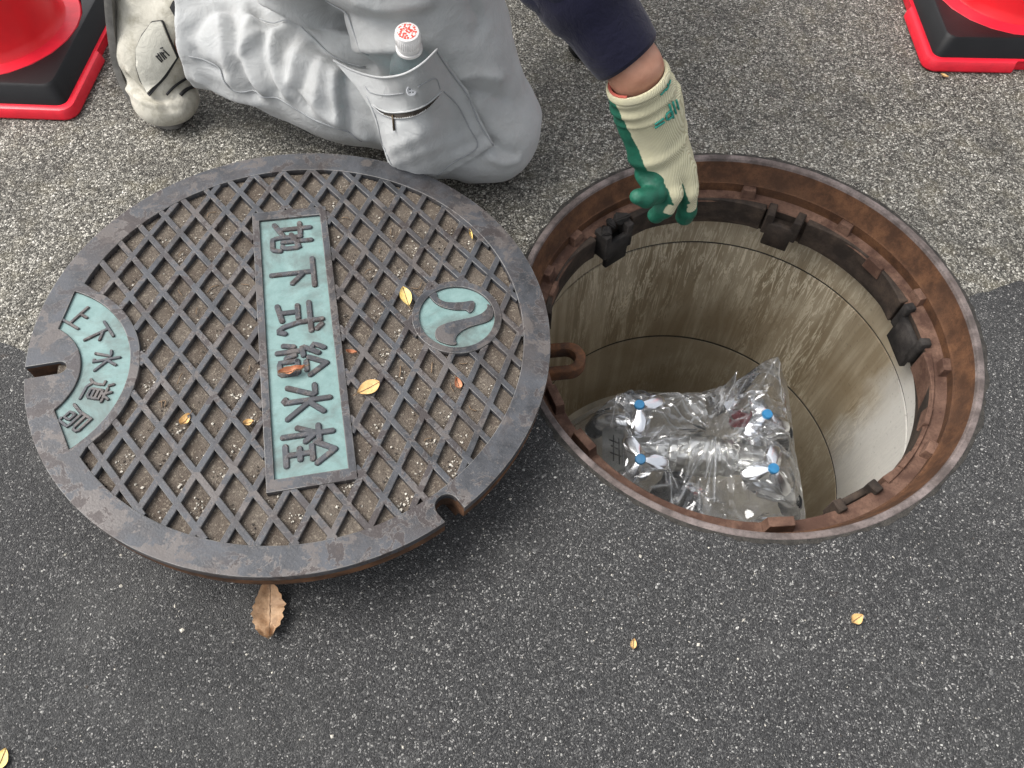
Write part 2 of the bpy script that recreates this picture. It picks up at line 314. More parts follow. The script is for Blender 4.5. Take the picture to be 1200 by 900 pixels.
# ------------------------------------------------------------------ mesh helpers
def link(name, me, m=None, parent=None, smooth=False):
    o = bpy.data.objects.new(name, me); COL.objects.link(o)
    if m is not None: me.materials.append(m)
    if smooth: me.polygons.foreach_set('use_smooth', [True] * len(me.polygons))
    if parent is not None:
        o.parent = parent; o.matrix_parent_inverse = parent_mw(parent).inverted()
    return o
def parent_mw(p):
    m = p.matrix_basis.copy()
    return m if p.parent is None else parent_mw(p.parent) @ p.matrix_parent_inverse @ m
def pyd(name, V, F, m=None, parent=None, smooth=False):
    me = bpy.data.meshes.new(name); me.from_pydata([tuple(map(float, v)) for v in V], [], [tuple(map(int, f)) for f in F]); me.update()
    return link(name, me, m, parent, smooth)
def quads(name, V, Q, m=None, parent=None, smooth=True):
    me = bpy.data.meshes.new(name); V = np.asarray(V, np.float32); Q = np.asarray(Q, np.int32); k = Q.shape[1]
    me.vertices.add(len(V)); me.vertices.foreach_set('co', V.ravel())
    me.loops.add(Q.size); me.loops.foreach_set('vertex_index', Q.ravel())
    me.polygons.add(len(Q)); me.polygons.foreach_set('loop_start', np.arange(0, Q.size, k, dtype=np.int32))
    me.update(calc_edges=True); me.validate()
    return link(name, me, m, parent, smooth)
def empty(name, loc, label, cat, group=None):
    o = bpy.data.objects.new(name, None); COL.objects.link(o); o.location = loc; o.empty_display_size = .05
    return tag(o, label, cat, group)
def tag(o, label, cat, group=None):
    o['label'] = label; o['category'] = cat
    if group: o['group'] = group
    return o
def kind(o, k): o['kind'] = k; return o
def sharp(o, ang=35):
    me = o.data; bm = bmesh.new(); bm.from_mesh(me)
    for e in bm.edges:
        if len(e.link_faces) == 2: e.smooth = e.calc_face_angle(0) < math.radians(ang)
    bm.to_mesh(me); bm.free(); me.polygons.foreach_set('use_smooth', [True] * len(me.polygons)); return o
def bevel(o, width=.002, seg=2, ang=30):
    bm = bmesh.new(); bm.from_mesh(o.data)
    es = [e for e in bm.edges if len(e.link_faces) == 2 and e.calc_face_angle(0) > math.radians(ang)]
    bmesh.ops.bevel(bm, geom=es, offset=width, segments=seg, affect='EDGES', clamp_overlap=True)
    bm.to_mesh(o.data); bm.free(); return sharp(o)
def lathe(name, prof, m, parent=None, n=96, center=(0, 0, 0), closed=False, axis=None, smooth=True, a0=0., a1=2 * math.pi, uv=False):
    """revolve (r, z) pairs; axis: 3x3 with columns x, y, z"""
    full = abs(a1 - a0 - 2 * math.pi) < 1e-6
    nn = n if full else n + 1
    A = np.linspace(a0, a1, nn, endpoint=not full); P = np.array(prof, float); k = len(P)
    V = np.stack([np.outer(np.cos(A), P[:, 0]), np.outer(np.sin(A), P[:, 0]), np.tile(P[:, 1], (nn, 1))], -1).reshape(-1, 3)
    if axis is not None: V = V @ np.asarray(axis).T
    V = V + np.asarray(center)
    F = []
    for i in range(n):
        j = (i + 1) % nn
        for q in range(k if closed else k - 1):
            q2 = (q + 1) % k; F.append((i * k + q, j * k + q, j * k + q2, i * k + q2))
    o = pyd(name, V, F, m, parent, smooth)
    if uv:
        L = o.data.uv_layers.new(name='UVMap'); R0 = P[:, 0].max(); i = 0
        for f in F:
            ii = f[0] // k; w0 = A[ii]; w1 = w0 + (a1 - a0) / n
            for vi, ang in zip(f, (w0, w1, w1, w0)): L.data[i].uv = (((ang + math.pi) % (2 * math.pi) - math.pi if ang == w0 else (w0 + math.pi) % (2 * math.pi) - math.pi + (w1 - w0)) * R0, P[vi % k, 1]); i += 1
    if smooth: sharp(o, 30)
    return o
def frame_of(z, x=None):
    z = np.array(z, float); z /= np.linalg.norm(z)
    x = np.array(x if x is not None else ((1, 0, 0) if abs(z[0]) < .9 else (0, 1, 0)), float); x -= z * (x @ z); x /= np.linalg.norm(x)
    return np.stack([x, np.cross(z, x), z], 1)
def tube(name, pts, rad, m, parent=None, n=10, caps=True, smooth=True, flat=1.0):
    pts = np.array(pts, float); k = len(pts); rad = np.full(k, rad) if np.isscalar(rad) else np.array(rad, float)
    T = np.gradient(pts, axis=0); T /= np.linalg.norm(T, axis=1)[:, None] + 1e-12
    up = np.array([0, 0, 1.]) if abs(T[0][2]) < .9 else np.array([1., 0, 0]); V = []
    for i in range(k):
        a = up - T[i] * (up @ T[i]); a /= np.linalg.norm(a) + 1e-12; up = a; b = np.cross(T[i], a)
        for j in range(n):
            t = 2 * math.pi * j / n; V.append(pts[i] + rad[i] * (math.cos(t) * a * flat + math.sin(t) * b))
    F = [(i * n + j, i * n + (j + 1) % n, (i + 1) * n + (j + 1) % n, (i + 1) * n + j) for i in range(k - 1) for j in range(n)]
    if caps: F += [tuple(range(n))[::-1], tuple(range((k - 1) * n, k * n))]
    return pyd(name, V, F, m, parent, smooth)
def spl(pts, n=8):
    """Catmull-Rom through points"""
    P = np.array(pts, float); P = np.vstack([2 * P[0] - P[1], P, 2 * P[-1] - P[-2]]); out = []
    for i in range(1, len(P) - 2):
        for t in np.linspace(0, 1, n, endpoint=False):
            a, b, c, d = P[i - 1], P[i], P[i + 1], P[i + 2]
            out.append(.5 * (2 * b + (c - a) * t + (2 * a - 5 * b + 4 * c - d) * t ** 2 + (-a + 3 * b - 3 * c + d) * t ** 3))
    out.append(P[-2]); return np.array(out)
def boxmesh(name, c, size, m, parent=None, R=None, taper=1.0, bev=.002, seg=1):
    x, y, z = [s / 2 for s in size]
    V = [(-x, -y, -z), (x, -y, -z), (x, y, -z), (-x, y, -z), (-x * taper, -y * taper, z), (x * taper, -y * taper, z), (x * taper, y * taper, z), (-x * taper, y * taper, z)]
    V = np.array(V)
    if R is not None: V = V @ np.asarray(R).T
    o = pyd(name, V + np.array(c), [(3, 2, 1, 0), (4, 5, 6, 7), (0, 1, 5, 4), (1, 2, 6, 5), (2, 3, 7, 6), (3, 0, 4, 7)], m, parent)
    return bevel(o, bev, seg) if bev else o
def curve2d(name, loops, z0, z1, bev, m, parent, T=None, smooth=False):
    """fill closed 2-D outlines (inner ones are holes), from height z0 up to z1 with a bevelled edge"""
    cu = bpy.data.curves.new(name, 'CURVE'); cu.dimensions = '2D'; cu.fill_mode = 'BOTH'
    cu.extrude = max((z1 - z0) / 2 - bev, 1e-5); cu.bevel_depth = bev; cu.bevel_resolution = 1; cu.offset = -bev
    for L in loops:
        s = cu.splines.new('POLY'); s.points.add(len(L) - 1); s.use_cyclic_u = True
        for p, q in zip(s.points, L): p.co = (q[0], q[1], 0, 1)
    o = bpy.data.objects.new(name, cu); COL.objects.link(o)
    dg = bpy.context.evaluated_depsgraph_get(); me = bpy.data.meshes.new_from_object(o.evaluated_get(dg))
    bpy.data.objects.remove(o); bpy.data.curves.remove(cu)
    me.transform(Matrix.Translation((0, 0, (z0 + z1) / 2)))
    if T is not None: me.transform(T)
    me.materials.clear(); me.name = name
    o = link(name, me, m, parent)
    if m is M['iron']:      # rubbed edges show brighter metal
        me.materials.append(M['iron_edge']); n3 = (T.to_3x3() @ Vector((0, 0, 1))) if T is not None else Vector((0, 0, 1))
        for f in me.polygons:
            if .2 < f.normal.dot(n3) < .97: f.material_index = 1
    return sharp(o, 40)
def circle(cx, cy, r, n=96, a0=0, a1=2 * math.pi, end=False):
    return [(cx + r * math.cos(a), cy + r * math.sin(a)) for a in np.linspace(a0, a1, n, endpoint=end)]

# ---- signed-distance modelling
def sd_caps(P, a, b, ra, rb):
    a, b = np.asarray(a, float), np.asarray(b, float); ab = b - a
    t = np.clip(((P - a) @ ab) / (ab @ ab), 0, 1); return np.linalg.norm(P - a - t[..., None] * ab, axis=-1) - (ra + (rb - ra) * t)
def sd_ell(P, c, r, R=None):
    q = P - np.asarray(c, float)
    if R is not None: q = q @ np.asarray(R)
    r = np.asarray(r, float); k = np.linalg.norm(q / r, axis=-1); k2 = np.linalg.norm(q / r ** 2, axis=-1) + 1e-9; return k * (k - 1) / k2
def smin(a, b, k): h = np.clip(.5 + .5 * (b - a) / k, 0, 1); return b + (a - b) * h - k * h * (1 - h)
def sunion(P, prims, k):
    d = None
    for pr in prims:
        e = sd_ell(P, *pr[1:]) if pr[0] == 'e' else sd_caps(P, *pr[1:])
        d = e if d is None else smin(d, e, k)
    return d
def surface_nets(fn, lo, hi, h):
    lo = np.array(lo, float); n = np.ceil((np.array(hi) - lo) / h).astype(int) + 1
    ax = [lo[i] + h * np.arange(n[i]) for i in range(3)]
    F = np.empty(tuple(n), np.float32)
    for i in range(n[0]):
        Y, Z = np.meshgrid(ax[1], ax[2], indexing='ij'); F[i] = fn(np.stack([np.full_like(Y, ax[0][i]), Y, Z], -1))
    S = F < 0
    c = [(i, j, k) for i in (0, 1) for j in (0, 1) for k in (0, 1)]
    sl = lambda A, o: A[o[0]:A.shape[0] - 1 + o[0], o[1]:A.shape[1] - 1 + o[1], o[2]:A.shape[2] - 1 + o[2]]
    cnt = sum(sl(S, o).astype(np.int8) for o in c); act = (cnt > 0) & (cnt < 8)
    I = np.argwhere(act); idx = np.full(act.shape, -1, np.int32); idx[act] = np.arange(len(I))
    acc = np.zeros((len(I), 3)); num = np.zeros(len(I))
    for o in c:
        for d in range(3):
            if o[d] == 1: continue
            o2 = list(o); o2[d] = 1
            f0 = F[I[:, 0] + o[0], I[:, 1] + o[1], I[:, 2] + o[2]]; f1 = F[I[:, 0] + o2[0], I[:, 1] + o2[1], I[:, 2] + o2[2]]
            x = (f0 < 0) != (f1 < 0); t = f0[x] / (f0[x] - f1[x]); p = np.tile(np.array(o, float), (x.sum(), 1)); p[:, d] = t
            acc[x] += p; num[x] += 1
    V = lo + h * (I + acc / num[:, None]); Q = []
    for d in range(3):
        a, b = (d + 1) % 3, (d + 2) % 3
        s0 = [slice(None)] * 3; s1 = [slice(None)] * 3; s0[d] = slice(0, -1); s1[d] = slice(1, None)
        for ss in (s0, s1): ss[a] = slice(1, -1); ss[b] = slice(1, -1)
        A, B = S[tuple(s0)], S[tuple(s1)]; E = np.argwhere(A != B); flip = A[A != B]
        E[:, a] += 1; E[:, b] += 1
        def g(da, db): e = E.copy(); e[:, a] -= da; e[:, b] -= db; return idx[e[:, 0], e[:, 1], e[:, 2]]
        q = np.stack([g(1, 1), g(0, 1), g(0, 0), g(1, 0)], 1); q[~flip] = q[~flip][:, ::-1]; Q.append(q)
    return V, np.vstack(Q)
def grad(fn, P, e=.0015):
    g = np.stack([fn(P + np.eye(3)[i] * e) - fn(P - np.eye(3)[i] * e) for i in range(3)], -1); return g / (np.linalg.norm(g, axis=-1, keepdims=True) + 1e-9)
def march(fn, px, tmin=.3, fallback=None):
    """where the sight line through each pixel meets the surface"""
    d = rays(px); L = np.linalg.norm(d, axis=1); u = d / L[:, None]; t = np.full(len(u), tmin); best = np.full(len(u), 9.); bt = t.copy()
    for _ in range(140):
        v = fn(CP + u * t[:, None]); better = v < best; best[better] = v[better]; bt[better] = t[better]
        t = t + np.clip(v, -.01, .05) * .8
        t = np.minimum(t, 2.2)
    t = np.where(best < .002, np.where(np.abs(fn(CP + u * t[:, None])) < .004, t, bt), bt)
    return CP + u * t[:, None], u
def resample(P, n):
    P = np.array(P, float); s = np.r_[0, np.cumsum(np.linalg.norm(np.diff(P, axis=0), axis=1))]; q = np.linspace(0, s[-1], n)
    return np.stack([np.interp(q, s, P[:, i]) for i in range(P.shape[1])], 1)
def surf_patch(name, poly, fn, off, thick, m, parent, step=4.0, bulge=None):
    """a thin panel lying on a surface: outline given in photo pixels, dropped along the sight lines on to the surface"""
    poly = np.array(poly, float); per = np.linalg.norm(np.diff(np.vstack([poly, poly[:1]]), axis=0), axis=1).sum()
    B = resample(np.vstack([poly, poly[:1]]), int(per / step) + 4)[:-1]
    lo, hi = B.min(0), B.max(0); G = np.stack(np.meshgrid(np.arange(lo[0], hi[0], step), np.arange(lo[1], hi[1], step)), -1).reshape(-1, 2) + .01
    def inside(p):
        x, y = p; c = False; j = len(B) - 1
        for i in range(len(B)):
            if (B[i, 1] > y) != (B[j, 1] > y) and x < (B[j, 0] - B[i, 0]) * (y - B[i, 1]) / (B[j, 1] - B[i, 1]) + B[i, 0]: c = not c
            j = i
        return c
    G = [g for g in G if inside(g) and np.min(np.linalg.norm(B - g, axis=1)) > step * .45]
    nb = len(B); vs = [Vector(p) for p in B] + [Vector(p) for p in G]
    r = delaunay_2d_cdt(vs, [(i, (i + 1) % nb) for i in range(nb)], [], 1, 1e-5)
    pv = np.array([tuple(v) for v in r[0]]); F = [tuple(f) for f in r[2]]
    P, u = march(fn, pv); nrm = grad(fn, P)
    o_ = off if bulge is None else off + bulge(pv)[:, None] if not np.isscalar(bulge) else off
    if bulge is None: top = P + nrm * off
    else: top = P + nrm * off - u * bulge(pv)[:, None]
    bot = top - nrm * thick if bulge is None else top + u * thick
    nV = len(top); V = np.vstack([top, bot]); Fs = []
    area = sum((pv[f[0]][0] * (pv[f[1]][1] - pv[f[2]][1]) + pv[f[1]][0] * (pv[f[2]][1] - pv[f[0]][1]) + pv[f[2]][0] * (pv[f[0]][1] - pv[f[1]][1])) for f in F)
    for f in F:
        f = f if area < 0 else f[::-1]; Fs += [f, tuple(i + nV for i in f[::-1])]
    cnt = {}
    for f in F:
        for i in range(3):
            e = (f[i], f[(i + 1) % 3]); cnt[tuple(sorted(e))] = cnt.get(tuple(sorted(e)), 0) + 1
    for (a, b), c in cnt.items():
        if c == 1: Fs.append((a, b, b + nV, a + nV))
    o = pyd(name, V, Fs, m, parent); sharp(o, 50); return o
def surf_line(name, pxs, fn, r, off, m, parent, n=None):
    P = spl(np.array(pxs, float), 6); Q, u = march(fn, P)
    if fn is globals().get('f_cl'): off = off + disp(Q)[:, None] * .85
    return tube(name, Q + grad(fn, Q) * off, r, m, parent, 6)

# ================================================================== SETTING
HC = np.array([0.3318, 0.6330]); HR = 0.3286
def noisy_boundary():
    xs = np.r_[-30, -8, -3, np.linspace(-1.4, 1.4, 160), 3, 8, 30]
    ys = .632 + (xs + .0) * .072 - .0 * xs; ys = np.clip(ys, -1, 2)
    ys[3:-3] += .004 * rng.standard_normal(160) + .012 * np.sin(xs[3:-3] * 23) * np.sin(xs[3:-3] * 7) + .006 * np.sin(xs[3:-3] * 51 + 1)
    return np.stack([xs, ys], 1)
BD = noisy_boundary(); dh = np.linalg.norm(BD - HC, axis=1); RH = HR - .004
left = [tuple(p) for p in BD if p[0] < HC[0] and np.linalg.norm(p - HC) > RH + .003]; right = [tuple(p) for p in BD if p[0] > HC[0] and np.linalg.norm(p - HC) > RH + .003]
aL = math.atan2(left[-1][1] - HC[1], left[-1][0] - HC[0]) % (2 * math.pi); aR = math.atan2(right[0][1] - HC[1], right[0][0] - HC[0])
up = [(HC[0] + RH * math.cos(a), HC[1] + RH * math.sin(a)) for a in np.linspace(aL, aR, 90)]
dn = [(HC[0] + RH * math.cos(a), HC[1] + RH * math.sin(a)) for a in np.linspace(aL, aR + 2 * math.pi, 90)]
def ngon(name, pts, z, m, extra_depth=0):
    bm = bmesh.new(); vs = [bm.verts.new((x, y, z)) for x, y in pts]; f = bm.faces.new(vs)
    if f.normal.z < 0: f.normal_flip()
    bm.normal_update()
    if f.normal.z < 0: f.normal_flip()
    bmesh.ops.triangulate(bm, faces=[f]); me = bpy.data.meshes.new(name); bm.to_mesh(me); bm.free()
    return link(name, me, m)
kind(ngon('pavement', left + up + right + [(30, 40), (-30, 40)], -.0005, M['old']), 'structure')
kind(ngon('asphalt_road', left + dn + right + [(30, -40), (-30, -40)], .0, M['asphalt']), 'structure')
A_ = np.linspace(0, 2 * math.pi, 220, endpoint=False); jo = HR + .0035 + .0028 * np.array([mnoise0(Vector((math.cos(a) * 9, math.sin(a) * 9, .3))) for a in A_]) + .0012 * rng.standard_normal(220)
jv = [(HC[0] + (HR - .003) * math.cos(a), HC[1] + (HR - .003) * math.sin(a), .0008) for a in A_] + [(HC[0] + r * math.cos(a), HC[1] + r * math.sin(a), .0006) for a, r in zip(A_, jo)]
kind(pyd('joint_dirt', jv, [(i, 220 + i, 220 + (i + 1) % 220, (i + 1) % 220) for i in range(220)], M['joint']), 'structure')
slab = boxmesh('kerb', (-1.25, 1.60, .0), (1.60, .50, .012), M['slab'], bev=.004); kind(slab, 'structure')

# ================================================================== INSPECTION CHAMBER (concrete rings)
ch = empty('inspection_chamber', (HC[0], HC[1], -.78), 'round stained concrete shaft of stacked rings under the rusty iron frame', 'manhole')
HX = (HC[0], HC[1], 0)
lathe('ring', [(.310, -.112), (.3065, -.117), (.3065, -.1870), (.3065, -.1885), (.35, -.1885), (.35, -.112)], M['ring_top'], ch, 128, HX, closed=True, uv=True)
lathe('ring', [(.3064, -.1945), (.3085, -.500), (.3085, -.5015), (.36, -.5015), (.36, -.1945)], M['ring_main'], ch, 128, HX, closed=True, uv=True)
lathe('ring', [(.3085, -.5085), (.3085, -.76), (.36, -.76), (.36, -.5085)], M['ring_low'], ch, 128, HX, closed=True, uv=True)
for zj, zk in ((-.1880, -.1950), (-.5010, -.5090)): lathe('joint', [(.3076, zj), (.3090, zk)] if zj > -.3 else [(.3094, zj), (.3094, zk)], M['joint'], ch, 128, HX)
lathe('floor', [(.0, -.752), (.32, -.752), (.35, -.752), (.35, -.79), (0, -.79)], M['chamber_floor'], ch, 64, HX, smooth=False)

# ================================================================== MANHOLE FRAME
fr = empty('manhole_ring', (HC[0], HC[1], -.11), 'rusty brown iron seating ring with teeth round the open manhole', 'manhole ring')
lathe('rim', [(HR, -.06), (HR, -.0005), (HR - .002, .0015), (.3205, .0018), (.3185, .0004), (.3172, -.004)], M['frame_top'], fr, 160, HX)
lathe('wall', [(.3172, -.004), (.3085, -.0365), (.3065, -.039), (.3045, -.0395), (.3045, -.0445), (.3045, -.058)], M['frame_wall'], fr, 160, HX)
rp = []
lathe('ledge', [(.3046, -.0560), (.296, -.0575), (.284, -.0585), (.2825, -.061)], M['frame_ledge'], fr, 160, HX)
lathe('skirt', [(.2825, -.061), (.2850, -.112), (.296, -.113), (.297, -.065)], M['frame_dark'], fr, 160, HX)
def polar(a, r, z): return np.array([HC[0] + r * math.cos(a), HC[1] + r * math.sin(a), z])
def ang_of(px, z): p = onz([px], z)[0]; return math.atan2(p[1] - HC[1], p[0] - HC[0])
def radial_block(name, a, r0, r1, z0, z1, wd, m, parent=fr, taper=.86, bev=.0008):
    R = np.stack([[math.cos(a), math.sin(a), 0], [-math.sin(a), math.cos(a), 0], [0, 0, 1]], 1)
    return boxmesh(name, polar(a, (r0 + r1) / 2, (z0 + z1) / 2), (r1 - r0, wd, z1 - z0), m, parent, R, taper, bev)
# teeth standing on the ledge: outer row against the wall, inner row on the lip
for px in [(877, 228), (992, 265), (1078, 348), (668, 275), (1117, 432), (1120, 545), (640, 320), (780, 235)]:
    a = ang_of(px, -.05); radial_block('tooth', a, .2925, .3075, -.0585, -.0405, .024, M['frame_ledge'])
for px in [(1025, 310), (1098, 492), (1085, 556), (653, 340)]:
    a = ang_of(px, -.055); radial_block('tooth', a, .279, .2875, -.074, -.052, .034, M['frame_ledge'])
for px in [(918, 617), (683, 516), (641, 466)]:
    a = ang_of(px, -.035); radial_block('tooth', a, .283, .298, -.058, -.036, .040, M['frame_ledge'])
# raised straight lip pieces between the sockets (the ledge widens towards them)
def lip(a0, a1, r_in, z0, z1, m, name='lip'):
    A = np.linspace(a0, a1, 14); V = []; F = []
    for i, a in enumerate(A):
        s = math.sin(math.pi * i / 13); r = r_in + .010 * s
        for rr, zz in ((r, z0), (r, z1), (.288, z1), (.288, z0)): V.append(polar(a, rr, zz))
    for i in range(13):
        for q in range(4): F.append((i * 4 + q, i * 4 + (q + 1) % 4, i * 4 + 4 + (q + 1) % 4, i * 4 + 4 + q))
    F += [(3, 2, 1, 0), (52, 53, 54, 55)]
    o = pyd(name, V, F, m, fr); return bevel(o, .0015, 1, 40)
# hanging sockets
def socket(a, m, w_=.052, depth=.105, rin=.252):
    radial_block('socket', a, rin, rin + .010, -depth - .045, -.068, w_, m, taper=1.0, bev=.0015)
    for s in (-1, 1):
        da = s * (w_ / 2 + .001) / .27
        radial_block('socket_cheek', a + da, rin + .001, .2895, -depth - .02, -.050, .014, m, taper=.95, bev=.0015)
    radial_block('socket_floor', a, rin + .008, .288, -depth - .012, -depth - .002, w_ - .004, m, taper=1.0, bev=.002)
sA = ang_of((706, 268), -.08); sB = ang_of((916, 264), -.08); sC = ang_of((1092, 388), -.075); sD = ang_of((1018, 603), -.06)
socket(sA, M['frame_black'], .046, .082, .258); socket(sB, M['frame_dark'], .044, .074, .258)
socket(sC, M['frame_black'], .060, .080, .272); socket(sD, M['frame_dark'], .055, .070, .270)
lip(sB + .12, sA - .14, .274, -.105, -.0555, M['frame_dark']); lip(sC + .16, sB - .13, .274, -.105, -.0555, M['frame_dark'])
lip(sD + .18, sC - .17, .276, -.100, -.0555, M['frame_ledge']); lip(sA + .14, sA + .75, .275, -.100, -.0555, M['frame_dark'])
for (a_, r_, h_) in [(sA - .06, .281, .016), (sA + .05, .279, .02), (sA + .0, .284, .012)]:      # lumps of clotted dirt on the socket
    c_ = polar(a_, r_, -.05); o = pyd('dirt_lump', *(lambda b: b)(([(c_ + rng.normal(0, 1, 3) * h_ * .5) for _ in range(14)], [])), M['frame_black'], fr)
    bm = bmesh.new(); bm.from_mesh(o.data); r_h = bmesh.ops.convex_hull(bm, input=bm.verts); bm.to_mesh(o.data); bm.free(); bevel(o, .002, 2, 20)
# hinge loop sticking out below the cover
la = ang_of((640, 420), -.06)
LT = Matrix([[math.cos(la), -math.sin(la), 0, HC[0]], [math.sin(la), math.cos(la), 0, HC[1]], [0, 0, 1, 0], [0, 0, 0, 1]])
def stad(x0, x1, hw): return [(x1, -hw)] + [(x0 + hw * math.cos(t), hw * math.sin(t)) for t in np.linspace(1.5 * math.pi, .5 * math.pi, 18)] + [(x1, hw)]
lg = curve2d('hinge_loop', [stad(.250, .300, .0265), stad(.253, .284, .0135)], -.084, -.060, .003, M['lug'], fr, LT)
# ================================================================== MANHOLE COVER
CC = np.array([-.26776, .54663, .10057]); cn = np.array([.07317, .02501, 1.]); cn /= np.linalg.norm(cn)
ex = np.array([1., 0, 0]) - cn * cn[0]; ex /= np.linalg.norm(ex); ey = np.cross(cn, ex)
ROT = math.radians(12.0); e1 = math.cos(ROT) * ex + math.sin(ROT) * ey; e2 = np.cross(cn, e1)
CT = Matrix([[e1[0], e2[0], cn[0], CC[0]], [e1[1], e2[1], cn[1], CC[1]], [e1[2], e2[2], cn[2], CC[2]], [0, 0, 0, 1]])
RC = .318
def cov_local(px):
    d = rays(px); t = ((CC - CP) @ cn) / (d @ cn); P = CP + d * t[:, None] - CC; return np.stack([P @ e1, P @ e2], 1)
def on_cover(x, y, z): return np.array(CT @ Vector((x, y, z)))
cv = empty('manhole_cover', tuple(on_cover(0, 0, -.06)), 'round cast iron manhole cover with diamond lattice and pale blue lettering, laid on the asphalt', 'manhole cover')
# outline with a key slot (local -x, slightly rotated) and a half-round notch
SA = math.radians(182.6); SU = np.array([math.cos(SA), math.sin(SA)]); SV = np.array([-SU[1], SU[0]])
def outer_loop(R, grow=0.):
    pts = []; hw = .0085 + grow; send = .272 - grow
    na = math.radians(-61.8); nh = .0135 + grow
    a_s = math.asin(hw / R); a_n = math.asin(nh / R)
    th0 = SA + a_s - 2 * math.pi
    for a in np.linspace(th0, na - a_n, 110): pts.append((R * math.cos(a), R * math.sin(a)))
    nc = np.array([math.cos(na), math.sin(na)]) * .3035; nu = nc / np.linalg.norm(nc); nv = np.array([-nu[1], nu[0]])
    for b in np.linspace(-math.pi / 2, -3 * math.pi / 2, 14): pts.append(tuple(nc + nh * (math.cos(b) * nu + math.sin(b) * nv)))
    for a in np.linspace(na + a_n, SA - a_s, 150): pts.append((R * math.cos(a), R * math.sin(a)))
    cx = SU * (send + hw)
    for b in np.linspace(-math.pi / 2, -3 * math.pi / 2, 14): pts.append(tuple(cx + hw * (math.cos(b) * SU + math.sin(b) * SV)))
    return pts
BC = SU * .333; BR = .144                          # boss that carries the arched panel
def inner_loop():
    pts = []
    for a in np.linspace(0, 2 * math.pi, 260, endpoint=False):
        d = np.array([math.cos(a), math.sin(a)]); r = .2835; b = d @ BC; disc = b * b - (BC @ BC - BR ** 2)
        if disc > 0 and b > 0: r = min(r, b - math.sqrt(disc))
        pts.append(tuple(d * r))
    return pts
def sector_loop(r0, r1, pad=0.):
    def P(r, a): v = np.array([math.cos(a), math.sin(a)]); base = -SU; q = np.array([base[0] * v[0] - base[1] * v[1], base[1] * v[0] + base[0] * v[1]]); return BC + r * q
    up_ = math.radians(59.5); lo_ = math.radians(49.5)
    return [tuple(P(r1, a)) for a in np.linspace(-up_ + pad, up_ - pad, 40)] + [tuple(P(r0, a)) for a in np.linspace(lo_ - pad, -lo_ + pad, 30)]
curve2d('outer_rim', [outer_loop(RC), inner_loop(), sector_loop(.0770, .1325)], -.012, 0, .0009, M['iron'], cv, CT)
# body under the ribs: tapered rusty flank
ol = np.array(outer_loop(RC - .0006)); n_ = len(ol)
V = []; F = []
for (s, z) in ((1.0, -.0045), (.9985, -.028), (.965, -.034), (.955, -.052), (.90, -.052), (.90, -.03)):
    for p in ol: V.append(on_cover(p[0] * s, p[1] * s, z))
for k in range(5):
    for i in range(n_): j = (i + 1) % n_; F.append((k * n_ + i, (k + 1) * n_ + i, (k + 1) * n_ + j, k * n_ + j))
o = pyd('flank', V, F, M['iron_side'], cv); sharp(o, 30)
curve2d('base_plate', [outer_loop(RC - .004, .003)], -.030, -.0125, .001, M['iron_side'], cv, CT)
for k in range(6):                                  # stiffening ribs on the underside, the left ones reach the road
    a = k * math.pi / 3; d = .055 if k not in (2, 3, 4) else .07
    V = [on_cover(*(np.array([math.cos(a), math.sin(a)]) * r + np.array([-math.sin(a), math.cos(a)]) * s * .006), z) for r in (.03, .27) for s in (-1, 1) for z in (-.029, -d)]
    pyd('underside_rib', V, [(0, 1, 3, 2), (4, 6, 7, 5), (0, 2, 6, 4), (1, 5, 7, 3), (0, 4, 5, 1), (2, 3, 7, 6)], M['iron_side'], cv)
for (fx, fy) in ((-.25, .08), (-.25, -.10), (.2, .15), (.14, -.20), (0, .25)):
    top = on_cover(fx, fy, -.029); o = tube('foot', [top, (top[0], top[1], .0008)], .018, M['iron_side'], cv, 14); sharp(o)
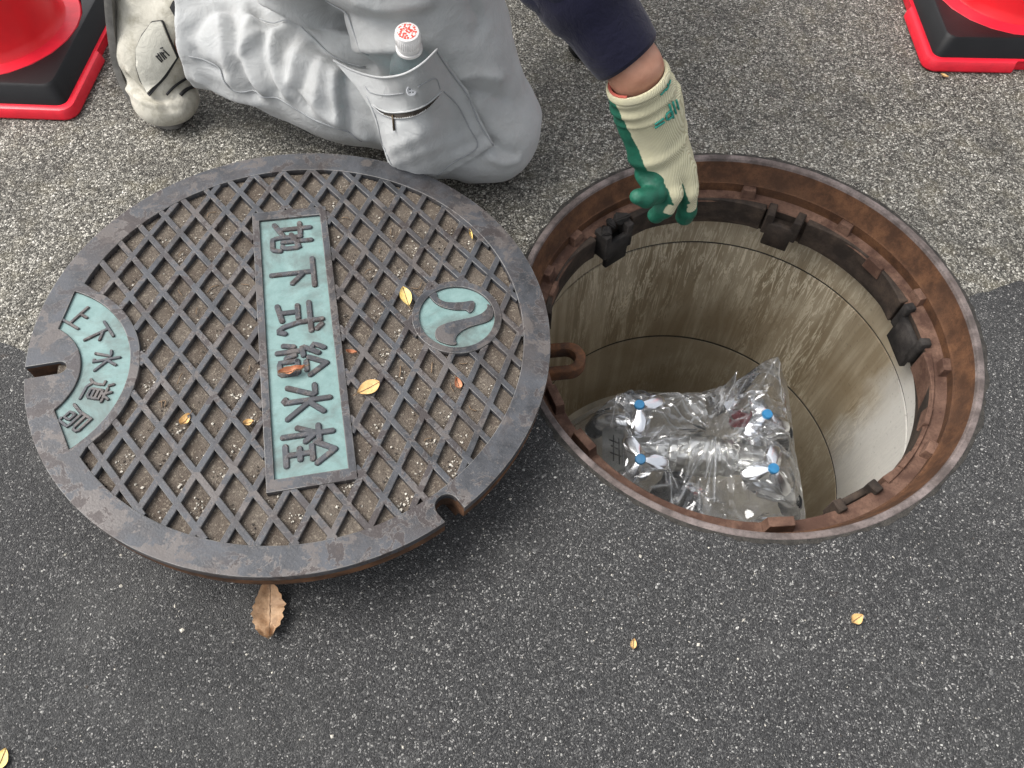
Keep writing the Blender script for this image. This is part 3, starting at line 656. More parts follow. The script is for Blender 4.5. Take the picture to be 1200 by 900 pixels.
# lattice ribs: two families, spacing measured from the photograph
LA = np.array([.0200, -.0331]); LB = np.array([-.0200, -.0331])   # half diagonals .0400 x .0662
def clip_line(p, d):
    """span of p + t d inside the inner circle, minus nothing"""
    b = p @ d; disc = b * b - (p @ p - .2845 ** 2)
    return None if disc <= 0 else (-b - math.sqrt(disc), -b + math.sqrt(disc))
p0 = cov_local([(390 + 480 / 4.5, 400 + 378 / 4.5)])[0]
def frac(p): return np.linalg.solve(np.stack([LA, LB], 1), p)
off = frac(p0) % 1
BW = .0075
EC = cov_local([(535.5, 370.5)])[0]; ER = .0487
for fam, (d, step, o0, ztop) in enumerate(((LA, LB, off[1], -.00060), (LB, LA, off[0], -.00068))):
    dn_ = d / np.linalg.norm(d); nr = np.array([-dn_[1], dn_[0]])
    for k in range(-16, 17):
        base = step * (k + o0); sp_ = clip_line(base, dn_)
        if sp_ is None or sp_[1] - sp_[0] < .03: continue
        segs = [sp_]
        # stop at the boss of the arched panel
        b = (base - BC) @ dn_; disc = b * b - ((base - BC) @ (base - BC) - (BR - .001) ** 2)
        if disc > 0:
            t0, t1 = -b - math.sqrt(disc), -b + math.sqrt(disc); segs = [(s0, s1) for s0, s1 in ((sp_[0], min(t0, sp_[1])), (max(t1, sp_[0]), sp_[1])) if s1 - s0 > .008]
        # and at the name plate and the roundel
        cuts = []
        tx = sorted(((-.049 - base[0]) / dn_[0], (.049 - base[0]) / dn_[0])); ty = sorted(((-.217 - base[1]) / dn_[1], (.205 - base[1]) / dn_[1]))
        ta, tb = max(tx[0], ty[0]), min(tx[1], ty[1])
        if tb > ta: cuts.append((ta, tb))
        b = (base - EC) @ dn_; disc = b * b - ((base - EC) @ (base - EC) - (ER + .008) ** 2)
        if disc > 0: cuts.append((-b - math.sqrt(disc), -b + math.sqrt(disc)))
        for ta, tb in cuts: segs = [q for s0, s1 in segs for q in ((s0, min(s1, ta)), (max(s0, tb), s1)) if q[1] - q[0] > .004]
        for s0, s1 in segs:
            V = []
            for t in (s0, s1):
                c = base + dn_ * t
                for wdt, z in ((-.56, -.0128), (-.5, ztop - .0006), (-.42, ztop), (.42, ztop), (.5, ztop - .0006), (.56, -.0128)): q = c + nr * wdt * BW; V.append(on_cover(q[0], q[1], z))
            F = [(i, i + 1, i + 7, i + 6) for i in range(5)] + [(5, 4, 3, 2, 1, 0), (6, 7, 8, 9, 10, 11)]
            o = pyd('rib', V, F, M['iron'], cv); o.data.materials.append(M['iron_edge']); o.data.polygons[1].material_index = 1; o.data.polygons[3].material_index = 1
# packed dirt in the cells
g = np.arange(-.284, .2841, .0032); GX, GY = np.meshgrid(g, g, indexing='ij'); nn = len(g)
from mathutils import noise as mnoise
GZ = np.array([mnoise.noise(Vector((x * 30, y * 30, 1.3))) * .0016 + mnoise.noise(Vector((x * 110, y * 110, 5.1))) * .0009 for x, y in zip(GX.ravel(), GY.ravel())]) - .0080
inside = (GX.ravel() ** 2 + GY.ravel() ** 2) < .2855 ** 2
V = np.array(CT.to_3x3()) @ np.stack([GX.ravel(), GY.ravel(), GZ]); V = V.T + CC
Q = [(i * nn + j, (i + 1) * nn + j, (i + 1) * nn + j + 1, i * nn + j + 1) for i in range(nn - 1) for j in range(nn - 1) if inside[i * nn + j] and inside[(i + 1) * nn + j + 1] and inside[(i + 1) * nn + j] and inside[i * nn + j + 1]]
kind(quads('packed_dirt', V, Q, M['dirt'], cv), 'stuff')

# ---- lettering: strokes on a 10 x 10 grid (x right, y down)
GLY = {
 'earth': [[(.2, 3), (4, 3)], [(2.1, .8), (2.1, 7.6)], [(.1, 8.5), (4.2, 6.8)], [(4.1, 5), (9, 3.4), (9, 6.6), (8.2, 7.1)], [(6.7, .8), (6.7, 7)], [(5, 3), (5, 8.2), (5.5, 9.2), (9.2, 9.2), (9.7, 7.6)]],
 'below': [[(.4, 1), (9.6, 1)], [(4.8, 1), (4.8, 9.8)], [(5.4, 3.4), (8.2, 5.6)]],
 'style': [[(.6, 2.6), (9.6, 2.6)], [(6.4, .2), (6.6, 5), (7.7, 8.2), (9, 9.4), (9.7, 7.9)], [(8, .4), (9.2, 1.4)], [(1.2, 5), (5.2, 5)], [(3.2, 5), (3.2, 8.6)], [(.8, 9.1), (5.7, 8.3)]],
 'supply': [[(2.4, .4), (.9, 2.3), (2.6, 3.2)], [(3.7, 1.6), (1.2, 4.8), (4, 4.6)], [(2.5, 5), (2.5, 9.7)], [(1.1, 6.4), (.5, 8.4)], [(3.7, 6.3), (4.3, 8)], [(7, .2), (4.7, 3.6)], [(7, .2), (9.9, 3.6)], [(5.9, 4.2), (8.3, 4.2)], [(5.4, 5.9), (9, 5.9), (9, 9.4), (5.4, 9.4), (5.4, 5.9)]],
 'water': [[(5, .3), (5, 9.3), (4.1, 8.7)], [(.9, 3), (3.8, 3), (.9, 8.2)], [(8.5, 1.7), (5.6, 4.2)], [(5.4, 4.2), (9.5, 8.6)]],
 'plug': [[(.2, 3), (4.2, 3)], [(2.2, .4), (2.2, 9.7)], [(2.1, 3.6), (.2, 6.9)], [(2.4, 3.8), (4, 5.6)], [(7, .3), (4.4, 3.8)], [(7, .3), (9.9, 3.8)], [(5.3, 4.5), (8.7, 4.5)], [(5.6, 6.8), (8.4, 6.8)], [(7, 4.5), (7, 9.4)], [(4.6, 9.4), (9.6, 9.4)]],
 'above': [[(4.8, .4), (4.8, 9.2)], [(4.8, 4), (8.4, 4)], [(.5, 9.2), (9.6, 9.2)]],
 'way': [[(4.8, .2), (5.6, 1.4)], [(8.2, .2), (7.4, 1.4)], [(3.4, 2), (9.7, 2)], [(6.5, 2), (6, 3)], [(4.5, 3.3), (8.8, 3.3), (8.8, 7.5), (4.5, 7.5), (4.5, 3.3)], [(4.5, 4.7), (8.8, 4.7)], [(4.5, 6.1), (8.8, 6.1)], [(1, .8), (2, 2.1)], [(.3, 4), (2, 4), (2, 7.6), (.4, 9.1)], [(1.8, 7.9), (4, 9.3), (9.8, 9.4)]],
 'office': [[(1.6, .8), (8.7, .8), (8.7, 3), (1.6, 3)], [(1.6, .8), (1.6, 6), (.5, 9.6)], [(1.6, 4.8), (9.1, 4.8), (8.9, 9.1), (7.6, 9.1)], [(3.5, 6.4), (6.7, 6.4), (6.7, 8.6), (3.5, 8.6), (3.5, 6.4)]]}
def glyph(key, cx, cy, wx, wy, updir, rad, zbase, zt):
    """raised round-ended strokes; updir = angle of the character's 'up' in cover coordinates"""
    u = np.array([math.cos(updir), math.sin(updir)]); r_ = np.array([u[1], -u[0]]); V = []; F = []; n = 0
    for si, st in enumerate(GLY[key]):
        P = [np.array([cx, cy]) + r_ * (x / 10 - .5) * wx - u * (y / 10 - .5) * wy for x, y in st]
        P = resample(P, max(2, int(sum(np.linalg.norm(np.diff(P, axis=0), axis=1)) / .004) + 1)) if len(P) > 2 else np.array(P)
        # outline offset
        T = np.gradient(P, axis=0); T /= np.linalg.norm(T, axis=1)[:, None]; Nn = np.stack([-T[:, 1], T[:, 0]], 1)
        def ring(rr):
            L = [p + q * rr for p, q in zip(P, Nn)]; a0 = math.atan2(Nn[-1][1], Nn[-1][0])
            L += [P[-1] + rr * np.array([math.cos(a0 - b), math.sin(a0 - b)]) for b in np.linspace(.5, math.pi - .5, 4)]
            L += [p - q * rr for p, q in zip(P[::-1], Nn[::-1])]; a1 = math.atan2(-Nn[0][1], -Nn[0][0])
            L += [P[0] + rr * np.array([math.cos(a1 - b), math.sin(a1 - b)]) for b in np.linspace(.5, math.pi - .5, 4)]; return L
        zz = zt - si * .00006; A, B, C = ring(rad * 1.18), ring(rad), ring(rad * .72); k = len(A)
        for L, z in ((A, zbase), (B, zz - .0008), (C, zz)): V += [on_cover(p[0], p[1], z) for p in L]
        for s in range(2):
            for i in range(k): j = (i + 1) % k; F.append((n + s * k + j, n + s * k + i, n + (s + 1) * k + i, n + (s + 1) * k + j))
        m = len(P)
        for i in range(m - 1): F.append((n + 2 * k + i + 1, n + 2 * k + i, n + 2 * k + k - 5 - i, n + 2 * k + k - 6 - i))
        F.append(tuple(n + 2 * k + i for i in range(m - 1, m + 5))[::-1]); F.append(tuple([n + 2 * k + i for i in range(k - 5, k)] + [n + 2 * k])[::-1])
        n += 3 * k
    return pyd('character', V, F, M['iron'], cv)
# name plate
PW, PL = .100, .424; TW, TL = .0815, .394; px0 = cov_local([(337, 262), (361, 560), (351, 408)])
pc = (0.0, -.006)
def rect(w_, l_, c=pc): return [(c[0] - w_ / 2, c[1] - l_ / 2), (c[0] + w_ / 2, c[1] - l_ / 2), (c[0] + w_ / 2, c[1] + l_ / 2), (c[0] - w_ / 2, c[1] + l_ / 2)]
curve2d('name_plate_border', [rect(PW, PL), rect(TW, TL)], -.013, .0006, .0009, M['iron'], cv, CT)
curve2d('name_plate_panel', [rect(TW + .002, TL + .002)], -.0075, -.0030, .0003, M['teal'], cv, CT)
chars = [('earth', (337, 277)), ('below', (341, 320)), ('style', (346, 371)), ('supply', (350, 420)), ('water', (353, 469)), ('plug', (357, 521))]
for key, px in chars:
    c_ = cov_local([px])[0]; glyph(key, pc[0], c_[1], .050, .061, 0.0, .0033, -.0034, .0)
# arched panel
curve2d('arched_panel', [sector_loop(.0760, .1335, -.01)], -.0085, -.0032, .0003, M['teal'], cv, CT)
for key, ad in zip(('above', 'below', 'water', 'way', 'office'), (46, 24, 1, -23, -46)):
    a = SA - math.pi + math.radians(ad); c_ = BC + .104 * np.array([math.cos(a), math.sin(a)]); glyph(key, c_[0], c_[1], .0285, .034, a, .0018, -.0036, -.0008)
# emblem roundel
EC = cov_local([(535.5, 370.5)])[0]; ER = .0487
curve2d('emblem_ring', [circle(EC[0], EC[1], ER + .0095, 72), circle(EC[0], EC[1], ER, 72)], -.013, .0005, .0009, M['iron'], cv, CT)
curve2d('emblem_panel', [circle(EC[0], EC[1], ER + .001, 72)], -.0085, -.0030, .0003, M['teal'], cv, CT)
def zpx(l): return [(480 + x / 9, 320 + y / 9) for x, y in l]
sh1 = [(205, 235), (240, 200), (285, 205), (300, 255), (360, 292), (450, 305), (560, 300), (665, 288), (688, 330), (672, 385), (630, 412), (590, 385), (470, 382), (350, 355), (270, 310), (225, 262)]
sh2 = [(815, 322), (850, 335), (885, 390), (880, 450), (845, 495), (770, 525), (660, 555), (560, 600), (500, 655), (485, 700), (495, 745), (430, 752), (330, 722), (285, 690), (268, 640), (290, 575), (370, 530), (520, 490), (650, 462), (750, 425), (800, 385), (820, 350)]
for shp in (sh1, sh2):
    L = cov_local(zpx(shp)); L = spl(np.vstack([L, L[:1]]), 4)[:-1]; curve2d('emblem_stroke', [[tuple(p) for p in L]], -.006, -.0003, .0006, M['iron'], cv, CT)

# ================================================================== PERSON
pe = empty('person', (-.2, 1.1, 0), 'kneeling person in pale grey work trousers, navy sleeve and green palmed glove', 'person')
KN = np.array([-.047, .955, .078]); HIP = np.array([-.195, 1.02, .43]); ANK = np.array([-.50, 1.085, .125])
HIPL = np.array([-.18, 1.25, .45]); KNL = np.array([.10, 1.50, .46]); ANL = np.array([.08, 1.56, .09])
CHEST = np.array([-.10, 1.13, .80]); SHR = np.array([-.08, .97, .90]); SHL = np.array([-.02, 1.30, .90]); ELB = np.array([-.035, .80, .545]); WR = at(741, 76, .815)
HEAD = np.array([.08, 1.06, 1.12]); ELL = np.array([.15, 1.40, .68]); WRL = np.array([.12, 1.49, .53])
leg = [('c', KN, HIP, .083, .132), ('c', KN + (-.005, -.004, .0), (-.26, 1.012, .105), .078, .090), ('c', (-.26, 1.012, .105), ANK + (.0, 0, .01), .090, .072), ('e', KN + (.006, -.012, -.012), (.078, .082, .068)),
       ('c', ANK, ANK + (-.015, .02, .05), .066, .06), ('e', (-.27, 1.05, .40), (.15, .13, .16)), ('c', (-.30, 1.06, .16), (-.27, 1.05, .36), .05, .10), ('e', at(498, 174, 1.155), (.056, .045, .050))]
pelvis = [('e', (-.215, 1.14, .50), (.15, .21, .16)), ('c', HIPL, KNL, .125, .085), ('c', KNL, ANL, .082, .065)]
def f_leg(P): return sunion(P, leg, .030)
def f_trs(P):
    d = smin(f_leg(P), sunion(P, pelvis, .04), .035)
    d = np.maximum(d, -.507 + .10 * (P[..., 2] - .1) - P[..., 0])          # hem of the trouser leg
    return np.maximum(d, .003 - P[..., 2])
V, Q = surface_nets(f_trs, (-.62, .80, -.01), (.22, 1.68, .70), .0048)
# ---- folds traced from the photograph and laid on to the cloth
FOLDS = [  # (points, height, width)
 ([(270, 8), (275, 30), (278, 62), (283, 88), (296, 108)], -.010, .011), ([(258, 20), (262, 60), (268, 92)], .007, .012), ([(296, 16), (287, 40), (284, 62), (292, 84), (310, 106)], .008, .010),
 ([(309, 30), (307, 58), (312, 82), (324, 108)], -.008, .009), ([(320, 34), (317, 60), (322, 84), (338, 112)], .008, .009), ([(333, 44), (329, 70), (338, 98), (358, 124)], -.009, .010),
 ([(352, 50), (345, 74), (340, 96)], .007, .009), ([(366, 66), (358, 84), (352, 104)], -.006, .008), ([(376, 72), (374, 96), (370, 118)], .006, .010), ([(394, 84), (393, 108), (397, 138)], .009, .008), ([(404, 92), (404, 116), (410, 150)], -.007, .009),
 ([(330, 86), (352, 112), (386, 138), (430, 160)], .006, .010), ([(280, 64), (300, 40), (316, 28)], .006, .009),
 ([(300, 10), (330, 30), (362, 46), (398, 66), (430, 78)], -.020, .013), ([(310, -6), (345, 16), (390, 40), (430, 52), (480, 50)], .012, .016), ([(360, -12), (400, 18), (450, 28), (500, 20)], -.008, .014), ([(420, 2), (450, 10), (500, 4)], .007, .012),
 ([(540, 92), (560, 88), (585, 92)], .005, .008), ([(552, 108), (572, 112), (592, 118)], -.005, .009), ([(578, 168), (592, 178), (604, 182)], -.006, .009), ([(572, 182), (590, 190), (606, 186)], .007, .009),
 ([(560, 40), (566, 24), (556, 8)], -.006, .010), ([(470, 150), (500, 140), (530, 128)], .004, .010), ([(462, 175), (500, 168), (540, 156)], -.003, .012),
 ([(228, 60), (238, 74), (262, 84)], -.006, .009), ([(226, 36), (240, 18), (262, 6)], -.007, .012), ([(232, 92), (262, 108), (300, 120)], .006, .010)]
def seg_dist(P, L):
    d = np.full(len(P), 9.); 
    for a, b in zip(L[:-1], L[1:]):
        ab = b - a; t = np.clip(((P - a) @ ab) / (ab @ ab + 1e-12), 0, 1); d = np.minimum(d, np.linalg.norm(P - a - t[:, None] * ab, axis=1))
    return d
nr = grad(f_trs, V, .004)
FL = [(march(f_trs, spl(pts, 4))[0], hgt, wd) for pts, hgt, wd in FOLDS]
def disp(P):
    a = np.zeros(len(P))
    for Lp, hgt, wd in FL: a += 1.3 * hgt * np.exp(-(seg_dist(P, Lp) / wd) ** 1.35)
    return a + np.array([mnoise.noise(Vector(v * 14)) for v in P]) * .006
amt = disp(V)
lo_noise = np.array([mnoise.noise(Vector((v * np.array([26, 26, 40])))) for v in V]) * .0025
V = V + nr * (amt + lo_noise)[:, None]; V[:, 2] = np.maximum(V[:, 2], .002)
tro = quads('trousers', V, Q, M['trousers'], pe)
sm = tro.modifiers.new('s', 'SMOOTH'); sm.factor = .5; sm.iterations = 1
def f_cl(P): return f_trs(P) - .001
# seams and hems
surf_line('seam', [(221, 66), (250, 78), (264, 94), (278, 106), (310, 111), (332, 119), (362, 138), (402, 151), (424, 164)], f_cl, .0012, .0002, M['stitch'], pe)
surf_line('seam', [(374, -4), (400, 18), (420, 42), (436, 60)], f_cl, .0011, .0002, M['stitch'], pe)
surf_line('seam', [(300, 12), (330, 28), (360, 42), (392, 62), (424, 76)], f_cl, .0011, .0, M['stitch'], pe)
# side pocket: a bellows pouch standing off the thigh at the top to hold the bottle
def pk_bulge(p):
    v_ = np.clip((p[:, 1] - 56) / 150, 0, 1); xc = 474 + (p[:, 1] - 60) * .06
    wd_ = np.where(p[:, 0] < xc, 58. - 14 * v_, 42.)
    wrk = .0022 * np.sin(p[:, 0] * .13 + p[:, 1] * .21 + 2 * np.sin(p[:, 1] * .07)) * v_ + .0016 * np.sin(p[:, 0] * .31 - p[:, 1] * .12)
    return .007 + wrk * np.clip(v_ * 3, .3, 1) + .090 * np.exp(-np.abs((p[:, 0] - xc) / wd_) ** 3.2) * (1 - v_ ** 3) ** 1.2
pouch = [(391, 71), (412, 82), (436, 89), (458, 89), (478, 84), (497, 72), (512, 57), (528, 80), (547, 104), (562, 138), (579, 170), (552, 186), (522, 203), (496, 214), (474, 208), (458, 196), (450, 172), (442, 146), (434, 126), (416, 100)]
pk = surf_patch('pocket', pouch, f_cl, .002, .004, M['pocket'], pe, 4.0, pk_bulge)
def pocket_pts(pxs, lift):
    P = np.array(pxs, float); Q_, u = march(f_cl, P); nn_ = grad(f_cl, Q_); return Q_ + nn_ * .002 - u * (pk_bulge(P) + lift)[:, None]
def pk_line(name, pxs, r, lift, m): return tube(name, pocket_pts(spl(pxs, 5), lift), r, m, pk, 6)
pk_line('hem', [(391, 71), (412, 82), (436, 89), (458, 89), (478, 84), (497, 72), (512, 57)], .0016, .0008, M['pocket'])
pk_line('stitching', [(428, 101), (434, 108), (452, 111), (474, 108)], .0009, .0008, M['stitch']); pk_line('stitching', [(490, 101), (500, 95), (511, 91), (516, 103)], .0009, .0008, M['stitch'])
pk_line('stitching', [(512, 60), (528, 84), (548, 112), (562, 146), (578, 170)], .0012, .0008, M['stitch'])
pk_line('stitching', [(520, 106), (536, 122), (549, 148), (559, 172), (530, 190), (512, 205)], .0010, .0008, M['stitch'])
pk_line('stitching', [(430, 112), (442, 140), (450, 170), (462, 196)], .0010, .0008, M['stitch'])
# zip across the pocket
zp = [(436, 122), (450, 130), (466, 132), (484, 129), (502, 120), (518, 106)]; lo_z = [(436, 123), (448, 133), (466, 139), (486, 136), (504, 124), (518, 107)]
A = pocket_pts(spl(zp, 5), .0016); B = pocket_pts(spl(lo_z, 5), .0016); nA = len(A)
zt_ = pyd('zip', np.vstack([A, B]), [(i, i + nA, i + nA + 1, i + 1) for i in range(nA - 1)], M['zipm'], pk)
for i in range(6, nA - 1):
    for f_ in (.0, .5):
        c_ = B[i] * (1 - f_) + B[i + 1] * f_; boxmesh('zip_tooth', c_ + (0, -.0006, .001), (.0016, .0012, .0016), M['zipb'], zt_, bev=0)
pk_line('zip_edge', zp, .0012, .002, M['pocket']); pk_line('zip_edge', lo_z, .0012, .002, M['pocket'])
zs = pocket_pts([(461, 135), (463, 153)], .004); tube('zip_pull', [zs[0], zs[1]], [.0022, .003], M['zipb'], zt_, 8, flat=.5)
bt = pocket_pts([(483, 105)], .001)[0]; bn = -rays([(483, 105)])[0]; bn = bn / np.linalg.norm(bn) + np.array([0, -.15, .1])
bo = lathe('button', [(0, .0022), (.0042, .0022), (.0052, .0036), (.0066, .0032), (.007, .0015), (.0066, 0)], M['button'], pk, 28, bt, axis=frame_of(bn))
Rb = frame_of(bn)
for sx in (-1, 1):
    for sy in (-1, 1): lathe('button_hole', [(0, .0025), (.0009, .0025), (.0009, .002)], M['black'], bo, 10, bt + Rb @ np.array([sx * .0018, sy * .0018, 0]), axis=Rb)

# ---- jacket and sleeve
HAND_UP = WR + (ELB - WR) * .12
slv = [('c', SHR, ELB, .075, .062), ('c', ELB, WR + (ELB - WR) * .40, .060, .048), ('c', SHL, ELL, .075, .06), ('c', ELL, WRL, .058, .042),
       ('e', CHEST, (.15, .20, .22)), ('e', (-.16, 1.13, .60), (.145, .19, .16)), ('c', SHR, SHL, .08, .08), ('c', CHEST + (.02, 0, .15), HEAD + (-.03, 0, -.10), .075, .065)]
def f_jk(P): return sunion(P, slv, .035)
V, Q = surface_nets(f_jk, (-.36, .68, .36), (.28, 1.62, 1.10), .0065)
nr = grad(f_jk, V, .005); V = V + nr * (np.array([mnoise.noise(Vector((v[0] * 16, v[1] * 16, v[2] * 34))) + .6 * abs(mnoise.noise(Vector((v[0] * 30 + v[2] * 40, v[1] * 24, v[2] * 30)))) for v in V]) * .010)[:, None]
jk = quads('jacket', V, Q, M['jacket'], pe)
ax_ = (ELB - WR) / np.linalg.norm(ELB - WR)
c0 = WR + ax_ * .010; lathe('cuff', [(.030, .0), (.0345, -.002), (.0375, .002), (.0395, .02), (.0405, .044), (.0425, .056), (.047, .066), (.050, .085), (.048, .12)], M['rib'], jk, 48, c0, axis=frame_of(ax_))
# ---- body (one continuous surface under the clothes; only the wrist shows)
cuffc0 = at(750, 101, .833)
fore = [('c', cuffc0, WR - ax_ * .005, .0262, .0275), ('c', WR - ax_ * .005, ELB, .0275, .045), ('e', WR - ax_ * .004 + (.010, -.010, .004), (.014, .013, .013))]
hd = [('e', HEAD, (.098, .078, .118)), ('e', HEAD + (.094, 0, -.015), (.022, .013, .022)), ('e', HEAD + (.05, 0, -.085), (.05, .045, .04)), ('e', HEAD + (-.005, .08, -.01), (.018, .010, .03)), ('e', HEAD + (-.005, -.08, -.01), (.018, .010, .03)), ('c', HEAD + (-.03, 0, -.08), CHEST + (.02, 0, .12), .055, .07)]
bodyp = fore + hd + [('c', ELB, SHR, .042, .055), ('c', SHL, ELL, .055, .042), ('c', ELL, WRL, .04, .028), ('e', CHEST, (.13, .18, .20)), ('e', (-.17, 1.13, .55), (.12, .165, .17)),
                     ('c', HIP, KN, .10, .055), ('c', KN, ANK, .05, .04), ('c', HIPL, KNL, .095, .058), ('c', KNL, ANL, .055, .04), ('c', ANL, ANL + (.14, 0, -.06), .04, .03), ('e', WRL + (.03, .02, -.02), (.05, .045, .022))]
def f_body(P): return sunion(P, bodyp, .012)
V, Q = surface_nets(f_body, (-.56, .66, 0.005), (.30, 1.66, 1.28), .006)
body = quads('body', V, Q, M['skin'], pe); smb = body.modifiers.new('s', 'SMOOTH'); smb.factor = .5; smb.iterations = 3
for s in (-1, 1): lathe('eye', [(0, .011), (.006, .009), (.0105, .003), (.011, -.003)], M['eye'], pe, 16, HEAD + (.083, s * .032, .012), axis=frame_of((1, 0, 0)))
def f_hair(P): return np.maximum(sd_ell(P, HEAD + (-.012, 0, .018), (.102, .087, .118)), -(sd_ell(P, HEAD + (.09, 0, -.06), (.10, .12, .13))))
V, Q = surface_nets(f_hair, HEAD + (-.14, -.12, -.13), HEAD + (.12, .12, .16), .007); quads('hair', V, Q, M['hair'], pe)
# other shoe (behind, out of sight)
def f_sh2(P): return np.maximum(sunion(P, [('c', ANL + (-.03, 0, -.02), ANL + (.13, 0, -.045), .05, .042), ('c', ANL + (-.02, 0, -.03), ANL + (0, 0, .02), .045, .042)], .03), .004 - P[..., 2])
V, Q = surface_nets(f_sh2, (-.06, 1.48, -.005), (.30, 1.66, .2), .007); quads('shoe', V, Q, M['shoe'], pe)

# ---- glove
fingers = {
 'pinky': [((741, 122, .850), .0180), ((759, 202, .905), .0158), ((768, 226, .905), .0122), ((757, 231, .895), .0114), ((748, 230, .890), .0106)],
 'ring': [((752, 116, .845), .0190), ((780, 205, .903), .0145), ((789, 226, .910), .0116), ((778, 245, .928), .0112), ((769, 253, .940), .0106)],
 'middle': [((764, 112, .845), .0190), ((799, 198, .910), .0148), ((807, 224, .922), .0118), ((805, 246, .95), .0112), ((802, 253, .962), .0108)],
 'index': [((770, 112, .86), .0185), ((803, 196, .945), .0135), ((808, 220, .965), .0112), ((806, 240, .99), .0108), ((802, 247, 1.0), .0102)],
 'thumb': [((765, 130, .885), .0175), ((786, 180, .965), .0155), ((786, 206, .995), .0125), ((779, 222, 1.01), .0115)]}
fing = {k: [(at(*p), r) for p, r in v] for k, v in fingers.items()}
palm_pr = []
for k, v in fing.items(): palm_pr.append(('c', v[0][0], v[1][0], v[0][1], v[1][1]))
cuffc = at(748, 96, .825); palm_pr.append(('c', cuffc, at(760, 128, .858), .0325, .031))
def f_palm(P): return sunion(P, palm_pr, .022)
def f_glove(P):
    d = f_palm(P)
    for k, v in fing.items():
        e = None
        for (a, ra), (b, rb) in zip(v[1:-1], v[2:]):
            c_ = sd_caps(P, a, b, ra, rb); e = c_ if e is None else smin(e, c_, .004)
        d = smin(d, e, .004)
    return d
allp = np.array([p for v in fing.values() for p, r in v] + [cuffc])
V, Q = surface_nets(f_glove, allp.min(0) - .045, allp.max(0) + .045, .0019)
nr = grad(f_glove, V); wr_ = np.array([mnoise.noise(Vector(v * 38)) for v in V]) * .0022
axg = (at(783, 195, .92) - cuffc); axg /= np.linalg.norm(axg); tg = (V - cuffc) @ axg
wr_ += .0022 * np.exp(-((tg - .085) / .006) ** 2) - .0018 * np.exp(-((tg - .098) / .006) ** 2) + .0012 * np.sin(tg * 420) * (tg < .035)
V = V + nr * wr_[:, None]
keep = ((V - cuffc) @ axg > -.004)                                   # open at the wrist
Qk = Q[keep[Q].all(1)]
gl = quads('glove', V, Qk, M['glove'], pe)
# dipped latex: palm side of the hand and the finger ends (signed value per vertex, 0 at the edge of the dip)
pn = -CR * .86 + CW * .45 + np.array([0, 0, -.05]); pn /= np.linalg.norm(pn)
cen = np.empty((len(gl.data.vertices), 3), np.float32); gl.data.vertices.foreach_get('co', cen.ravel()); cen = cen.astype(float)
bl0 = at(727, 112, .84); bl1 = at(766, 212, .90)
ab = bl1 - bl0; tt = np.clip(((cen - bl0) @ ab) / (ab @ ab), -.2, 1.3); side = ((cen - bl0 - tt[:, None] * ab) @ pn)
coat = np.minimum(side + .0015, (tt + .05) * .1)
for k, v in fing.items():
    d0 = np.full(len(cen), 9.); par = np.zeros(len(cen)); offn = np.zeros(len(cen))
    tot = sum(np.linalg.norm(v[i + 1][0] - v[i][0]) for i in range(1, len(v) - 1)); acc = 0.
    for (a, ra), (b, rb) in zip(v[1:-1], v[2:]):
        abv = b - a; L = np.linalg.norm(abv); t_ = np.clip(((cen - a) @ abv) / (L * L), 0, 1); dd = np.linalg.norm(cen - a - t_[:, None] * abv, axis=1) - ra
        m_ = dd < d0; d0[m_] = dd[m_]; par[m_] = (acc + t_[m_] * L) / tot; offn[m_] = ((cen - a - t_[:, None] * abv) @ pn)[m_]; acc += L
    blend = np.clip((.007 - d0) / .004, 0, 1)
    if k in ('ring', 'middle', 'index'): val = np.maximum(offn + .0008, (par - (.72 if k != 'index' else .5)) * tot)
    else: val = (par - (.03 if k == 'pinky' else .25)) * tot
    coat = coat * (1 - blend) + np.where(blend > 0, val if k in ('ring', 'middle', 'index') else np.maximum(coat, val), 0) * blend
at_ = gl.data.attributes.new('coat', 'FLOAT', 'POINT'); at_.data.foreach_set('value', coat.astype(np.float32))
Rg = frame_of(-axg)
lathe('glove_hem', [(.0300, -.004), (.0335, -.004), (.0355, .000), (.0352, .004), (.0335, .0065), (.0305, .006), (.0295, .001)], M['knit'], gl, 48, cuffc, axis=Rg, closed=True)
lathe('glove_hem', [(.0290, .004), (.0318, .0045), (.0318, .0075), (.0290, .0075)], M['glove_red'], gl, 20, cuffc, axis=Rg, closed=True, a0=math.radians(150), a1=math.radians(245))
def f_gl(P): return f_glove(P)
def pr(name, pts, r): surf_line(name, pts, f_gl, r, .0016, M['latex_print'], gl)
pr('print_bar', [(767, 149), (778, 142)], .0014); pr('print_bar', [(767, 145), (777, 138)], .0012)      # "= d l l" and the small word above, printed in green
pr('print_letter', [(781, 140), (780, 134), (785, 130), (787, 135), (782, 140)], .0013); pr('print_letter', [(788, 138), (783, 122)], .0013)
pr('print_letter', [(791, 133), (787, 119)], .0013); pr('print_letter', [(794, 128), (791, 117)], .0012)
pr('print_letter', [(773, 111), (776, 108), (779, 104)], .0010); pr('print_letter', [(779, 106), (782, 101), (780, 98)], .0010); pr('print_letter', [(783, 99), (784, 94)], .0010)

